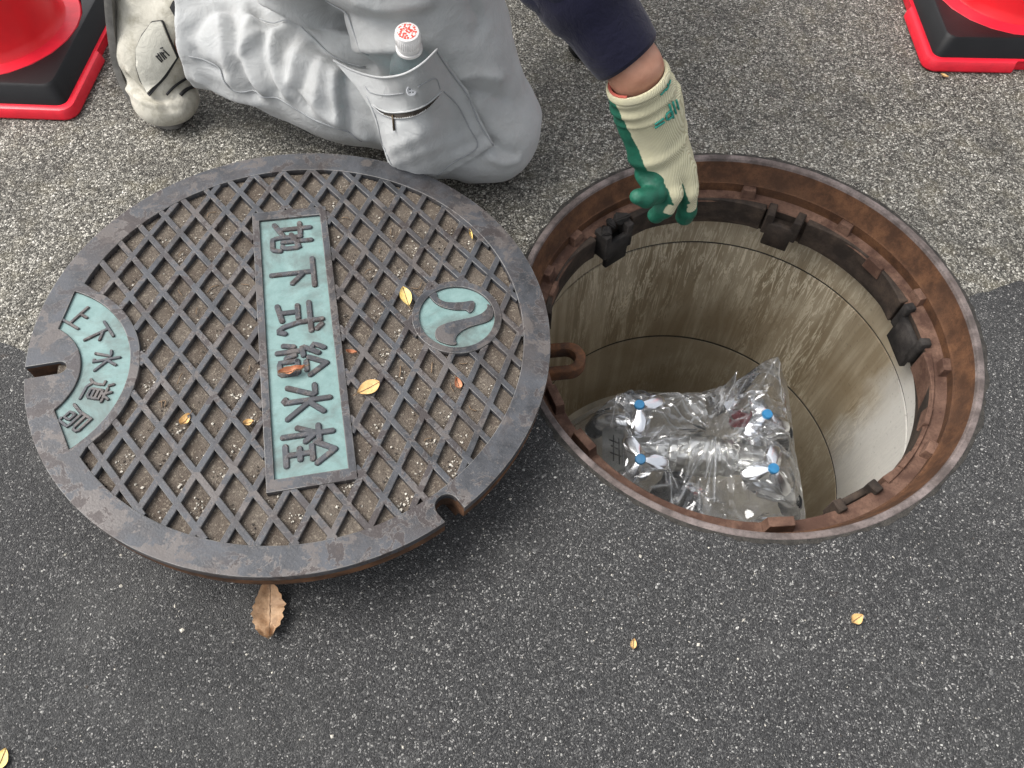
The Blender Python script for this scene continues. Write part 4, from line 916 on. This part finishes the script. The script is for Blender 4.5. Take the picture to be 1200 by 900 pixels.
# ---- shoe with the toes bent on the ground and the heel raised
T0 = onz([(205, 150)], 0)[0]
shp = [('e', (-.574, 1.050, .036), (.053, .050, .035)), ('c', (-.585, 1.068, .048), (-.588, 1.092, .10), .044, .047), ('c', (-.588, 1.092, .10), (-.565, 1.13, .20), .047, .040), ('c', (-.565, 1.09, .10), (-.53, 1.10, .15), .045, .045)]
def f_shoe(P): return np.maximum(sunion(P, shp, .022), .006 - P[..., 2])
V, Q = surface_nets(f_shoe, (-.68, .98, -.004), (-.45, 1.20, .26), .004)
nr = grad(f_shoe, V, .004); fold = np.zeros(len(V))
for pts, hgt, wd in [([(152, 92), (166, 108), (184, 116), (200, 112)], -.007, .007), ([(150, 104), (164, 116), (186, 122)], .005, .007), ([(184, 112), (196, 126), (206, 128)], -.004, .006), ([(152, 84), (166, 100), (176, 110)], .004, .006)]:
    Lp, _ = march(f_shoe, spl(pts, 4)); fold += hgt * np.exp(-(seg_dist(V, Lp) / wd) ** 2)
V = V + nr * (fold + np.array([mnoise.noise(Vector(v * 40)) for v in V]) * .0015)[:, None]
sh = quads('shoe', V, Q, M['shoe'], pe)
sp_ = spl([(-.552, .007), (-.562, .0045), (-.585, .0035), (-.608, .010), (-.626, .028), (-.636, .062), (-.6365, .100), (-.621, .160), (-.603, .215)], 6)
V = []; F = []
tn = np.gradient(sp_, axis=0); tn /= np.linalg.norm(tn, axis=1)[:, None]; no_ = np.stack([-tn[:, 1], tn[:, 0]], 1)
for i, (p, q) in enumerate(zip(sp_, no_)):
    f_ = i / (len(sp_) - 1); yc = 1.050 + .075 * f_; hw = .022 + .030 * math.sin(math.pi / 2 * min(1, f_ * 3.0 + .05)) ** .7
    p2 = p - q * .011
    for yy, pt in ((-hw, p), (-hw * 1.02, (p + p2) / 2), (-hw, p2), (hw, p2), (hw * 1.02, (p + p2) / 2), (hw, p)): V.append((pt[0], yc + yy, max(pt[1], .0008)))
k = 6
for i in range(len(sp_) - 1):
    for j in range(k): F.append((i * k + j, i * k + (j + 1) % k, (i + 1) * k + (j + 1) % k, (i + 1) * k + j))
F += [tuple(range(k))[::-1], tuple(range((len(sp_) - 1) * k, len(sp_) * k))]
o = pyd('sole', V, F, M['sole'], sh); bm = bmesh.new(); bm.from_mesh(o.data); bmesh.ops.recalc_face_normals(bm, faces=bm.faces); bm.to_mesh(o.data); bm.free(); sharp(o, 50)
z8 = lambda l: [(130 + x / 5.29, y / 5.29) for x, y in l]
strap_o = z8([(165, 300), (200, 225), (265, 135), (320, 130), (350, 210), (400, 340), (330, 450), (235, 580), (190, 480), (165, 400)])
blk = z8([(158, 300), (195, 215), (262, 128), (325, 124), (358, 205), (418, 345), (345, 470), (240, 600), (180, 490), (156, 400)])
surf_patch('strap_trim', blk, f_shoe, .003, .003, M['black'], sh, 3.0); st_ = surf_patch('strap', strap_o, f_shoe, .0065, .004, M['strap'], sh, 3.0)
def f_strap(P): return f_shoe(P) - .0066
for l in ([(278, 345), (315, 385)], [(288, 330), (322, 378)], [(302, 325), (335, 368)], [(312, 322), (345, 360)], [(325, 308), (362, 345)], [(280, 352), (300, 340)], [(315, 330), (330, 325)], [(306, 300), (322, 294)]):
    surf_line('logo_stroke', z8(l), f_strap, .0011, .0004, M['black'], st_)
surf_line('shoe_seam', z8([(320, 130), (345, 225), (385, 300)]), f_shoe, .0012, .001, M['black'], sh)
surf_line('strap_edge', z8([(345, 590), (400, 530), (470, 480), (520, 455)]), f_shoe, .002, .002, M['black'], sh)
surf_line('strap_edge', z8([(430, 590), (470, 555), (520, 535)]), f_shoe, .003, .001, M['black'], sh)
surf_patch('heel_panel', z8([(365, 50), (385, 10), (455, 0), (462, 190), (420, 150)]), f_shoe, .003, .003, M['black'], sh, 3.0)

# ================================================================== DRINK BOTTLE in the pocket
_r = rays([(477, 37)])[0]; bt_top = CP + _r * (.856 / _r[1]); BS = 1.05
bdir = np.array([.03, -.20, 1.]); bdir /= np.linalg.norm(bdir); BA = frame_of(bdir) * BS; bdir = bdir * BS; b0 = bt_top - bdir * .195; b1 = bt_top - bdir * .130
bo_ = empty('drink_bottle', tuple(b1), 'clear plastic drink bottle with white and red cap standing in the trouser pocket', 'bottle')
def bz(l): return [(r, z) for r, z in l]
lathe('bottle_body', [(0, .065), (.026, .065), (.030, .071), (.030, .118), (.0285, .132), (.025, .147), (.018, .158), (.0135, .166), (.0130, .174)], M['pet'], bo_, 40, b0, axis=BA)
lathe('label_band', [(.0304, .075), (.0304, .116), (.0300, .118)], M['petblue'], bo_, 40, b0, axis=BA)
lathe('neck_ring', [(.0135, .1665), (.0162, .167), (.0162, .1705), (.0135, .171)], M['cap'], bo_, 36, b0, axis=BA)
cp = lathe('cap', [(.0148, .1725), (.0150, .1765), (.0152, .1770), (.0150, .1775), (.0150, .191), (.0142, .1945), (.0125, .1952), (0, .1952)], M['cap'], bo_, 48, b0, axis=BA)
lathe('cap_print', [(.0118, .1954), (.004, .1956), (0, .1956)], M['captop'], cp, 40, b0, axis=BA)
for k in range(36):
    a = k * math.pi / 18; p = b0 + BA @ np.array([.0150 * math.cos(a), .0150 * math.sin(a), .0]); tube('cap_ridge', [p + bdir * .1785, p + bdir * .1905], .00055, M['cap'], cp, 5)

# ================================================================== TAP MANIFOLD in its clear bag
TZ = -.165
disc = {k: onz([p], TZ)[0] for k, p in dict(ul=(749, 478), ll=(750, 540), ur=(896, 489), lr=(903, 551)).items()}
cen = sum(disc.values()) / 4
mf = empty('tap_manifold', (cen[0], cen[1], -.75), 'chrome water tap manifold with four star handles and blue buttons inside the pit', 'tap')
rowL = (disc['ul'] + disc['ll']) / 2; rowR = (disc['ur'] + disc['lr']) / 2
bzv = np.array([0, 0, -.062])
tube('main_pipe', spl([rowL + bzv + (-.01, 0, 0), cen + bzv, rowR + bzv + (.01, 0, 0)], 6), .0245, M['steel'], mf, 28); sharp(mf.children[-1])
dX = (rowR - rowL) / np.linalg.norm(rowR - rowL); AX = frame_of(dX)
for f_, r_, L_ in ((.20, .029, .014), (.30, .031, .012), (.38, .028, .02), (.55, .033, .05), (.68, .029, .02), (.76, .032, .012), (.84, .028, .010)):
    c_ = rowL + (rowR - rowL) * f_ + bzv; o = tube('collar', [c_ - dX * L_ / 2, c_ + dX * L_ / 2], r_, M['steel'], mf, 8 if L_ < .015 else 28); bevel(o, .0015, 2)
o = tube('riser', [cen + bzv + (-.02, -.01, -.015), (cen[0] - .02, cen[1] - .02, -.75)], .022, M['black_rub'], mf, 24); sharp(o)
def star_handle(c, up_, rot):
    U = frame_of(up_) * 1.32; L = []
    for k in range(3):
        a = rot + k * 2 * math.pi / 3
        for da, r in ((-.55, .0190), (-.20, .0325), (.20, .0325), (.55, .0190)): L.append((r * math.cos(a + da), r * math.sin(a + da)))
        L.append((.0135 * math.cos(a + math.pi / 3), .0135 * math.sin(a + math.pi / 3)))
    L = [tuple(p) for p in spl(np.array(L + L[:1]), 4)[:-1]]; n = len(L); V = []
    for s, z in ((.62, -.012), (.95, -.009), (1.0, -.004), (.90, .0005), (.55, .0035), (.28, .0085)): V += [c + U @ np.array([p[0] * s, p[1] * s, z - .002 * max(0, math.hypot(*p) - .018) / .014 * (z > -.005)]) for p in L]
    F = [(q * n + i, q * n + (i + 1) % n, (q + 1) * n + (i + 1) % n, (q + 1) * n + i) for q in range(5) for i in range(n)] + [tuple(range(n))[::-1], tuple(range(5 * n, 6 * n))]
    h = pyd('tap_handle', V, F, M['chrome'], mf); sharp(h, 45)
    lathe('blue_button', [(0, .0112), (.0054, .011), (.0062, .0098), (.0064, .007)], M['blue'], h, 28, c, axis=U); return h
for key, rot, tilt in (('ul', 2.5, (-.10, -.05, 1)), ('ll', 2.0, (-.1, -.22, 1)), ('ur', 1.8, (.1, -.05, 1)), ('lr', 1.2, (.1, -.2, 1))):
    c = disc[key]; t_ = np.array(tilt, float); t_ /= np.linalg.norm(t_); star_handle(c, t_, rot)
    base = c + bzv; toward = rowL if key[1] == 'l' else rowR
    o = tube('bonnet', [c - t_ * .008, c - t_ * .030, c - t_ * .032, c - t_ * .058], [.010, .012, .0205, .0205], M['chrome'], mf, 24); sharp(o)
    o = tube('branch', spl([toward + bzv, (toward + c) / 2 + bzv, base], 5), .020, M['chrome'], mf, 24); sharp(o)
    out = np.array([-1 if key[1] == 'l' else 1, (.25 if key[0] == 'u' else -.35), 0.]); out /= np.linalg.norm(out)
    o = tube('spout', spl([base, base + out * .030, base + out * .046 + (0, 0, -.006), base + out * .056 + (0, 0, -.022)], 5), [.0175] * 6 + [.0150] * 10, M['chrome'], mf, 22); sharp(o)
    e_ = base + out * .054 + np.array([0, 0, -.018]); dv = out * .3 + np.array([0, 0, -.9])
    o = tube('spout_nozzle', [e_, e_ + dv * .010, e_ + dv * .012, e_ + dv * .030], [.0185, .0185, .0160, .0160], M['black_rub'], mf, 22); sharp(o)
rc = disc['ur'] + np.array([-.038, .012, -.03]); o = tube('red_collar', [rc, rc + (.03, .0, -.012)], .014, M['redhose'], mf, 20); sharp(o)
for k in range(9):      # little chain hanging on the manifold
    a = k * .7; c_ = rowL + (rowR - rowL) * .80 + bzv + np.array([.006 * math.cos(a), .02 - .008 * k * .8, .022 + .004 * math.sin(a)])
    t2 = np.linspace(0, 2 * math.pi, 13); U = frame_of((math.sin(k * 1.3), .4, math.cos(k * 1.3)))
    tube('chain_link', [c_ + U @ np.array([.0065 * math.cos(x), .0045 * math.sin(x), 0]) for x in t2], .0011, M['steel'], mf, 6, caps=False)
# black stop valve on the pit floor
VX = onz([(795, 582)], -.42)[0]
vv = empty('stop_valve', (VX[0], VX[1], -.752), 'black round stop valve with ribbed cap below the bagged taps', 'valve')
lathe('valve_cap', [(0, .0), (.028, .0), (.030, -.004), (.030, -.016), (.036, -.020), (.046, -.022), (.050, -.028), (.050, -.050), (.046, -.056)], M['black_rub'], vv, 40, VX)
lathe('valve_ring', [(.022, .0005), (.022, .003), (.026, .003), (.026, .0005)], M['black'], vv, 32, VX)
lathe('valve_stem', [(.040, -.056), (.034, -.07), (.034, -.33)], M['black_rub'], vv, 32, VX)
for k in range(6): a = k * math.pi / 3; lathe('bolt', [(0, -.018), (.004, -.018), (.004, -.022)], M['steel'], vv, 6, VX + np.array([.041 * math.cos(a), .041 * math.sin(a), -.001]), smooth=False)

# ---- the bag
BZ = -.20
outl = [(650, 496), (684, 472), (728, 452), (790, 444), (842, 440), (880, 424), (906, 414), (926, 424), (934, 450), (940, 500), (948, 548), (953, 590), (938, 606), (900, 622), (850, 640), (790, 640), (732, 612), (690, 570), (660, 530)]
OW = onz(spl(np.array(outl + outl[:1], float), 4)[:-1], BZ)[:, :2]; bc = OW.mean(0); OW = bc + (OW - bc) * 1.05
nA_, nR_ = 420, 120
ob = resample(np.vstack([OW, OW[:1]]), nA_ + 1)[:-1]
gx = onz([(838, 500)], BZ)[0][:2]
def tri(x): return np.abs((x % 1.) * 2 - 1) * 2 - 1
crs = [(rng.uniform(0, math.pi), rng.uniform(5, 15), rng.uniform(0, 1), rng.uniform(.002, .007)) for _ in range(6)]
def crumple(X, Y):
    z = np.zeros_like(X); wx = X + .012 * np.sin(Y * 41) + .006 * np.sin(Y * 97 + 2); wy = Y + .012 * np.sin(X * 37 + 1) + .006 * np.sin(X * 88)
    for a, k, p, s in crs: z += .35 * s * tri((wx * math.cos(a) + wy * math.sin(a)) * k + p)
    dx, dy = X - gx[0], Y - gx[1]; r = np.hypot(dx, dy); th = np.arctan2(dy, dx)
    z += .012 * tri(th * 2.4 + .4 * np.sin(r * 40)) * np.clip(r / .03, 0, 1) * np.exp(-r / .10) + .006 * tri(th * 5.7 + r * 6) * np.exp(-r / .12) * np.clip(r / .03, 0, 1)
    return z
def drape(X, Y):
    z = np.full_like(X, -.235)
    for k, c in disc.items(): z = np.maximum(z, TZ - .012 - 1.1 * np.maximum(np.hypot(X - c[0], Y - c[1]) - .026, 0))
    ab = rowR - rowL; t_ = np.clip(((X - rowL[0]) * ab[0] + (Y - rowL[1]) * ab[1]) / (ab[0] ** 2 + ab[1] ** 2), 0, 1)
    d = np.hypot(X - rowL[0] - t_ * ab[0], Y - rowL[1] - t_ * ab[1]); return np.maximum(z, TZ - .036 - .9 * np.maximum(d - .012, 0))
fins = [((850, 462), (846, 500), .085, .010), ((905, 430), (880, 470), .075, .030), ((700, 486), (740, 470), .030, .016), ((925, 600), (880, 610), .025, .014), ((800, 470), (770, 500), .03, .012)]
for k in range(34):
    a_ = rng.uniform(0, 6.28); r0_ = rng.uniform(10, 30); r1_ = rng.uniform(50, 115); fins.append(((838 + r1_ * 1.1 * math.cos(a_), 505 + r1_ * .75 * math.sin(a_)), (838 + r0_ * math.cos(a_ + .2), 505 + r0_ * math.sin(a_ + .2)), rng.uniform(.004, .014), rng.uniform(.003, .006)))
for k in range(30):
    a_ = rng.uniform(0, 3.14); cx_, cy_ = rng.uniform(700, 935), rng.uniform(455, 615); l_ = rng.uniform(8, 28); fins.append(((cx_ - l_ * math.cos(a_), cy_ - l_ * math.sin(a_)), (cx_ + l_ * math.cos(a_), cy_ + l_ * math.sin(a_)), rng.uniform(.003, .008), rng.uniform(.003, .005)))
finw = [(onz([a], BZ)[0][:2], onz([b], BZ)[0][:2], h_, w_) for a, b, h_, w_ in fins]
def bag_top(X, Y):
    z = drape(X, Y) + .006
    for a, b, h_, w_ in finw:
        ab = b - a; t_ = np.clip(((X - a[0]) * ab[0] + (Y - a[1]) * ab[1]) / (ab @ ab), 0, 1); d = np.hypot(X - a[0] - t_ * ab[0], Y - a[1] - t_ * ab[1]); z = z + h_ * np.exp(-(d / w_) ** 1.3) * (1 - .5 * t_)
    return z
V = []; fr_ = np.linspace(0, 1, nR_)
for s in fr_:
    XY = bc + (ob - bc) * s; X, Y = XY[:, 0], XY[:, 1]
    edge = np.clip((1 - s) / .22, 0, 1) ** .7
    z = (-.262) * (1 - edge) + edge * (bag_top(X, Y)) + crumple(X, Y) * (.35 + .65 * edge); V.append(np.stack([X, Y, z], 1))
for s in fr_[::-1][1:]:
    XY = bc + (ob - bc) * (s * .97); X, Y = XY[:, 0], XY[:, 1]; edge = np.clip((1 - s) / .3, 0, 1) ** .7
    V.append(np.stack([X, Y, -.262 - .045 * edge + crumple(Y, X) * .7], 1))
V = np.vstack(V); rows = len(V) // nA_
Q = [(i * nA_ + j, i * nA_ + (j + 1) % nA_, (i + 1) * nA_ + (j + 1) % nA_, (i + 1) * nA_ + j) for i in range(rows - 1) for j in range(nA_)]
bag = quads('plastic_bag', V, Q, M['film'], None, False); tag(bag, 'crumpled clear plastic bag wrapped over the chrome taps in the pit', 'plastic bag')
sharp(bag, 30)
fm = np.zeros(len(V))  # crease mask: its white haze also paints the sheen along folds and edge
for n_f, (a, b, h_, w_) in enumerate(finw):
    ab = b - a; t_ = np.clip(((V[:, 0] - a[0]) * ab[0] + (V[:, 1] - a[1]) * ab[1]) / (ab @ ab), 0, 1); d = np.hypot(V[:, 0] - a[0] - t_ * ab[0], V[:, 1] - a[1] - t_ * ab[1])
    fm = np.maximum(fm, (.9 if n_f > 4 else .35) * np.exp(-(d / .0016) ** 2) * rng.uniform(.35, 1.))
for c in disc.values(): fm *= np.clip((np.hypot(V[:, 0] - c[0], V[:, 1] - c[1]) - .020) / .02, .05, 1)
fm[nA_ * (nR_ - 3):nA_ * (nR_ + 1)] = .45; fm[nA_ * (nR_ + 1):] *= .4
fa = bag.data.attributes.new('fold', 'FLOAT', 'POINT'); fa.data.foreach_set('value', fm[:len(bag.data.vertices)].astype(np.float32))
# printed slip inside the bag
lb = onz([(706, 498), (738, 512), (738, 560), (706, 548)], -.235); nb_ = np.array([0, -.2, 1.])
lab = pyd('paper_slip', np.vstack([lb, lb - np.array([0, 0, .0015])]), [(0, 3, 2, 1), (4, 5, 6, 7), (0, 1, 5, 4), (1, 2, 6, 5), (2, 3, 7, 6), (3, 0, 4, 7)], M['paper'])
tag(lab, 'grey printed paper slip inside the clear bag left of the taps', 'label')
for l in ([(714, 515), (726, 520)], [(716, 522), (724, 526)], [(715, 530), (728, 535)], [(719, 510), (719, 540)], [(725, 514), (726, 544)]):
    p = onz(l, -.2335); tube('print_stroke', p, .0011, M['black'], lab, 6)

# ================================================================== TRAFFIC CONES
def rounded_sq(h, r, n=6):
    L = []
    for cx, cy, a in ((h - r, h - r, 0), (-h + r, h - r, 90), (-h + r, -h + r, 180), (h - r, -h + r, 270)):
        for t in np.linspace(0, 90, n): L.append((cx + r * math.cos(math.radians(a + t)), cy + r * math.sin(math.radians(a + t))))
    return L
def loft_sq(name, rings, m, parent, T, cap_top=False):
    V = []; k = len(rings[0][0])
    for L, z in rings: V += [np.array(T @ Vector((p[0], p[1], z))) for p in L]
    F = [(q * k + i, q * k + (i + 1) % k, (q + 1) * k + (i + 1) % k, (q + 1) * k + i) for q in range(len(rings) - 1) for i in range(k)]
    if cap_top: F.append(tuple(range((len(rings) - 1) * k, len(rings) * k)))
    o = pyd(name, V, F, m, parent); return sharp(o, 28)
def cone(cx, cy, rz, label):
    c = empty('traffic_cone', (cx, cy, 0), label, 'traffic cone', 'cones around the open manhole'); T = Matrix.Translation((cx, cy, 0)) @ Matrix.Rotation(rz, 4, 'Z')
    h = .185
    def notch(L, hh, cut):        # two finger notches on each side
        out = []
        for (x, y) in L: out.append((x, y))
        return out
    def sqn(hh, r, depth):        # rounded square with a shallow recess in the middle of each side
        L = []
        for q in range(4):
            a = q * math.pi / 2; c_, s_ = math.cos(a), math.sin(a); side = [(hh, -.016 * 2), (hh, -.030), (hh - depth, -.026), (hh - depth, .026), (hh, .030), (hh, .032)]
            cor = [(hh - r + r * math.cos(t), hh - r + r * math.sin(t)) for t in np.linspace(0, math.pi / 2, 7)]
            for x, y in side + cor: L.append((x * c_ - y * s_, x * s_ + y * c_))
        return L
    loft_sq('base', [(sqn(h - .002, .022, .010), .0006), (sqn(h, .022, .011), .004), (sqn(h - .001, .022, .010), .014), (sqn(h - .004, .020, .004), .0195), (sqn(h - .008, .018, .0), .021), (sqn(h - .014, .016, .0), .0205), (sqn(h - .018, .016, 0), .0185), (sqn(.09, .016, 0), .0180)], M['red2'], c, T)
    w_ = loft_sq('weight', [(rounded_sq(h - .015, .014), .018), (rounded_sq(h - .017, .014), .022), (rounded_sq(h - .027, .017), .046), (rounded_sq(h - .031, .018), .0495), (circle(0, 0, .1515, 24, math.radians(0), 2 * math.pi), .0505), (circle(0, 0, .148, 24), .049), (circle(0, 0, .1475, 24), .030)], M['black_rub'], c, T)
    P0 = np.array([cx, cy, 0])
    lathe('flange', [(.1455, .030), (.1455, .0455), (.1435, .048), (.122, .0495), (.119, .0497)], M['red2'], c, 64, P0)
    lathe('cone_body', [(.1195, .0497), (.1165, .0535), (.1125, .065), (.104, .11), (.030, .62), (.026, .68), (.020, .70), (0, .702)], M['red'], c, 72, P0)
    lathe('reflective_band', [(.0812, .285), (.0707, .355)], M['cap'], c, 64, P0); lathe('reflective_band', [(.0602, .425), (.0497, .495)], M['cap'], c, 64, P0)
    return c
cone(-.746 - .166, 1.045 + .188, math.radians(-3.0), 'red traffic cone in black weighted base, standing beside the cream shoe')
cone(.737 + .183, 1.165 + .180, math.radians(-1.8), 'red traffic cone in black weighted base, standing by the gloved hand side of the pit')

# ================================================================== LEAVES, TOOL, GRIT
def leaf(px, z, L, W, ang, m, label, curl=.004, crumple_=.0, serr=0., cover=False, stem=.006, plane=None):
    base = onz([px], z)[0] if plane is None else on_cover(*cov_local([px])[0], plane); R = frame_of(cn if cover else (0, 0, 1), (math.cos(ang), math.sin(ang), 0)); nx, ny = 16, 8; V = []; F = []
    for i in range(nx + 1):
        t = i / nx; w_ = W * (math.sin(math.pi * t ** .85) ** .8 + .01) * (1 + serr * (i % 2))
        for j in range(-ny // 2, ny // 2 + 1):
            s = j / (ny / 2); x = (t - .5) * L; y = s * w_ / 2
            zz = curl * (s * s) + curl * 1.2 * (t - .5) ** 2 * 2 + crumple_ * mnoise.noise(Vector((x * 130, y * 150, px[0]))) + .0007 * abs(math.sin(t * 26 + abs(s) * 2)) * (1 - abs(s) * .3) + .001
            V.append(base + R @ np.array([x, y, zz]))
    k = ny + 1
    for i in range(nx):
        for j in range(ny): F.append((i * k + j, (i + 1) * k + j, (i + 1) * k + j + 1, i * k + j + 1))
    nV = len(V); V += [v - R[:, 2] * .0004 for v in V]; F += [tuple(i + nV for i in f[::-1]) for f in F]
    o = pyd('fallen_leaf', V, F, m, None, True); tag(o, label, 'leaf', 'fallen leaves')
    mid = [V[i * k + ny // 2] + R[:, 2] * .0003 for i in range(nx + 1)]; tube('midrib', mid, .0005, M['twig'], o, 5)
    if stem: tube('stem', [V[nx * k + ny // 2], V[nx * k + ny // 2] + R @ np.array([stem, .001, .001])], .0006, M['twig'], o, 5)
    return o
leaf((317, 715), .003, .068, .034, math.radians(98), M['leaf_brown'], 'large crinkled brown leaf lying on the asphalt at the cover edge', .008, .009, .14, stem=0)
leaf((432, 456), 0, .030, .019, math.radians(215), M['leaf_tan'], 'smooth tan oval leaf lying on the lattice ribs beside the lettering plate', .002, .0005, cover=True, plane=.0008)
leaf((476, 350), 0, .032, .015, math.radians(-72), M['leaf_yellow'], 'bright yellow leaf on the lattice next to the round emblem', .003, .0008, cover=True, plane=.0002)
leaf((343, 437), 0, .032, .010, math.radians(20), M['leaf_red'], 'shrivelled pinkish brown leaf lying across the blue lettering plate', .005, .004, cover=True, plane=.0022)
leaf((537, 449), 0, .016, .009, math.radians(110), M['leaf_red'], 'small reddish leaf scrap in a lattice cell below the emblem', .004, .003, cover=True, plane=-.005, stem=.004)
leaf((217, 491), 0, .016, .011, math.radians(60), M['leaf_tan'], 'small orange leaf scrap in a lattice cell near the arched panel', .004, .002, cover=True, plane=-.005, stem=.005)
leaf((291, 494), 0, .012, .009, math.radians(10), M['leaf_tan'], 'tiny pale orange leaf scrap in a cell against the lettering plate', .003, .002, cover=True, plane=-.005, stem=0)
leaf((412, 412), 0, .014, .005, math.radians(-10), M['leaf_red'], 'thin curled brown leaf scrap in a cell by the lettering plate', .004, .002, cover=True, plane=-.005, stem=0)
leaf((552, 274), 0, .018, .004, math.radians(-75), M['leaf_yellow'], 'narrow yellow leaf sliver in a lattice cell near the cover rim', .003, .001, cover=True, plane=-.005, stem=0)
leaf((1003, 726), .001, .016, .012, math.radians(30), M['leaf_tan'], 'small tan leaf scrap alone on the asphalt below the pit', .003, .001, stem=0)
leaf((742, 755), .001, .012, .007, math.radians(80), M['leaf_tan'], 'tiny yellowish leaf fragment on the open asphalt', .002, .001, stem=0)
leaf((1106, 90), .001, .014, .008, math.radians(-40), M['leaf_tan'], 'pale dry leaf bit tucked under the edge of a cone base', .002, .001, stem=0)
leaf((3, 890), .001, .022, .016, math.radians(80), M['leaf_yellow'], 'pale yellow leaf alone on the open asphalt far from the pit', .002, .001, stem=0)

tl = onz([(679, 62)], .012)[0]
to = empty('tool_grip', (tl[0], tl[1], 0), 'black and orange tool grip lying on the pavement behind the navy sleeve', 'tool')
tube('grip', spl([tl + (-.008, .02, .0), tl + (.005, .0, .002), tl + (.05, .03, .0), tl + (.12, .07, .0)], 5), .0125, M['black_rub'], to, 14); tube('grip_band', [tl + (.0, .004, .0015), tl + (.010, .002, .0015)], .0132, M['orange'], to, 14)

def chips(name, pts, normals, sizes, mats, label=None, parent=None):
    V = []; F = []; mi = []
    for p, s, mm in zip(pts, sizes, mats):
        d = rng.normal(0, 1, (6, 3)); base = np.array([(1, 0, 0), (0, 1, 0), (-1, 0, 0), (0, -1, 0), (.2, .1, .7), (-.1, .1, -.5)]) * (.7 + .6 * rng.random((6, 1))); a = rng.uniform(0, 6.28)
        R = np.array([[math.cos(a), -math.sin(a), 0], [math.sin(a), math.cos(a), 0], [0, 0, 1]]); st = np.array([1, rng.uniform(.45, 1), rng.uniform(.5, .9)]); n = len(V)
        V += list(p + (base * st * s) @ R.T)
        for f in ((0, 1, 4), (1, 2, 4), (2, 3, 4), (3, 0, 4), (1, 0, 5), (2, 1, 5), (3, 2, 5), (0, 3, 5)): F.append(tuple(n + i for i in f)); mi.append(mm)
    o = pyd(name, V, F, M['grit_l'], parent); o.data.materials.append(M['grit_d']); o.data.materials.append(M['dirt']); o.data.polygons.foreach_set('material_index', mi); kind(o, 'stuff')
    if label: tag(o, label, 'grit')
    return o
# grit and crumbs in the lattice cells, gathered in the lower corners
P = []; S = []; K = []
for i in range(-12, 13):
    for j in range(-12, 13):
        c = LA * (i + off[0] + .5) + LB * (j + off[1] + .5)
        if np.linalg.norm(c) > .27 or (abs(c[0]) < .055 and abs(c[1]) < .21) or np.linalg.norm(c - BC) < .15 or np.linalg.norm(c - EC) < .055: continue
        dens = rng.choice([2, 6, 12, 26], p=[.2, .3, .3, .2]) * (1.3 if c[1] < 0 else .7); corner = c + np.array([.006, -.008])
        for _ in range(int(dens)):
            q = corner + rng.normal(0, .0062, 2); f_ = frac(q - c)
            if np.abs(f_).max() > .36: continue
            s = rng.uniform(.0006, .0021); P.append(on_cover(q[0], q[1], -.0070 + s * .3)); S.append(s); K.append(rng.choice([0, 0, 1, 2]))
chips('cell_grit', P, None, S, K, 'pale grit and crumbs gathered in the diamond cells of the cover')
for k in range(60):
    i, j = rng.integers(-7, 8, 2); c = LA * (i + off[0] + .5) + LB * (j + off[1] + .5)
    if np.linalg.norm(c) > .25 or (abs(c[0]) < .06 and abs(c[1]) < .21) or np.linalg.norm(c - BC) < .16 or np.linalg.norm(c - EC) < .06: continue
    a = rng.uniform(0, 3.14); L = rng.uniform(.008, .018); d = np.array([math.cos(a), math.sin(a)]) * L / 2; mid = rng.normal(0, .002, 2)
    o = tube('twig', spl([on_cover(*(c - d), -.0062), on_cover(*(c + mid), -.0050), on_cover(*(c + d), -.0060)], 3), rng.uniform(.0004, .0008), M['twig'], None, 5); tag(o, 'tiny dry twig lying in a diamond cell of the cover', 'twig', 'twigs in the cover cells')
P = []; S = []; K = []
for _ in range(1100):
    p = onz([(rng.uniform(-60, 1260), rng.uniform(-20, 960))], 0)[0]
    if np.linalg.norm(p[:2] - HC) < HR + .006: continue
    s = rng.uniform(.0006, .0013) if rng.random() < .95 else rng.uniform(.0013, .0028); P.append(p + (0, 0, s * .1)); S.append(s); K.append(rng.choice([0, 0, 0, 1]))
chips('loose_grit', P, None, S, K, 'loose pale grit scattered over the asphalt and pavement')
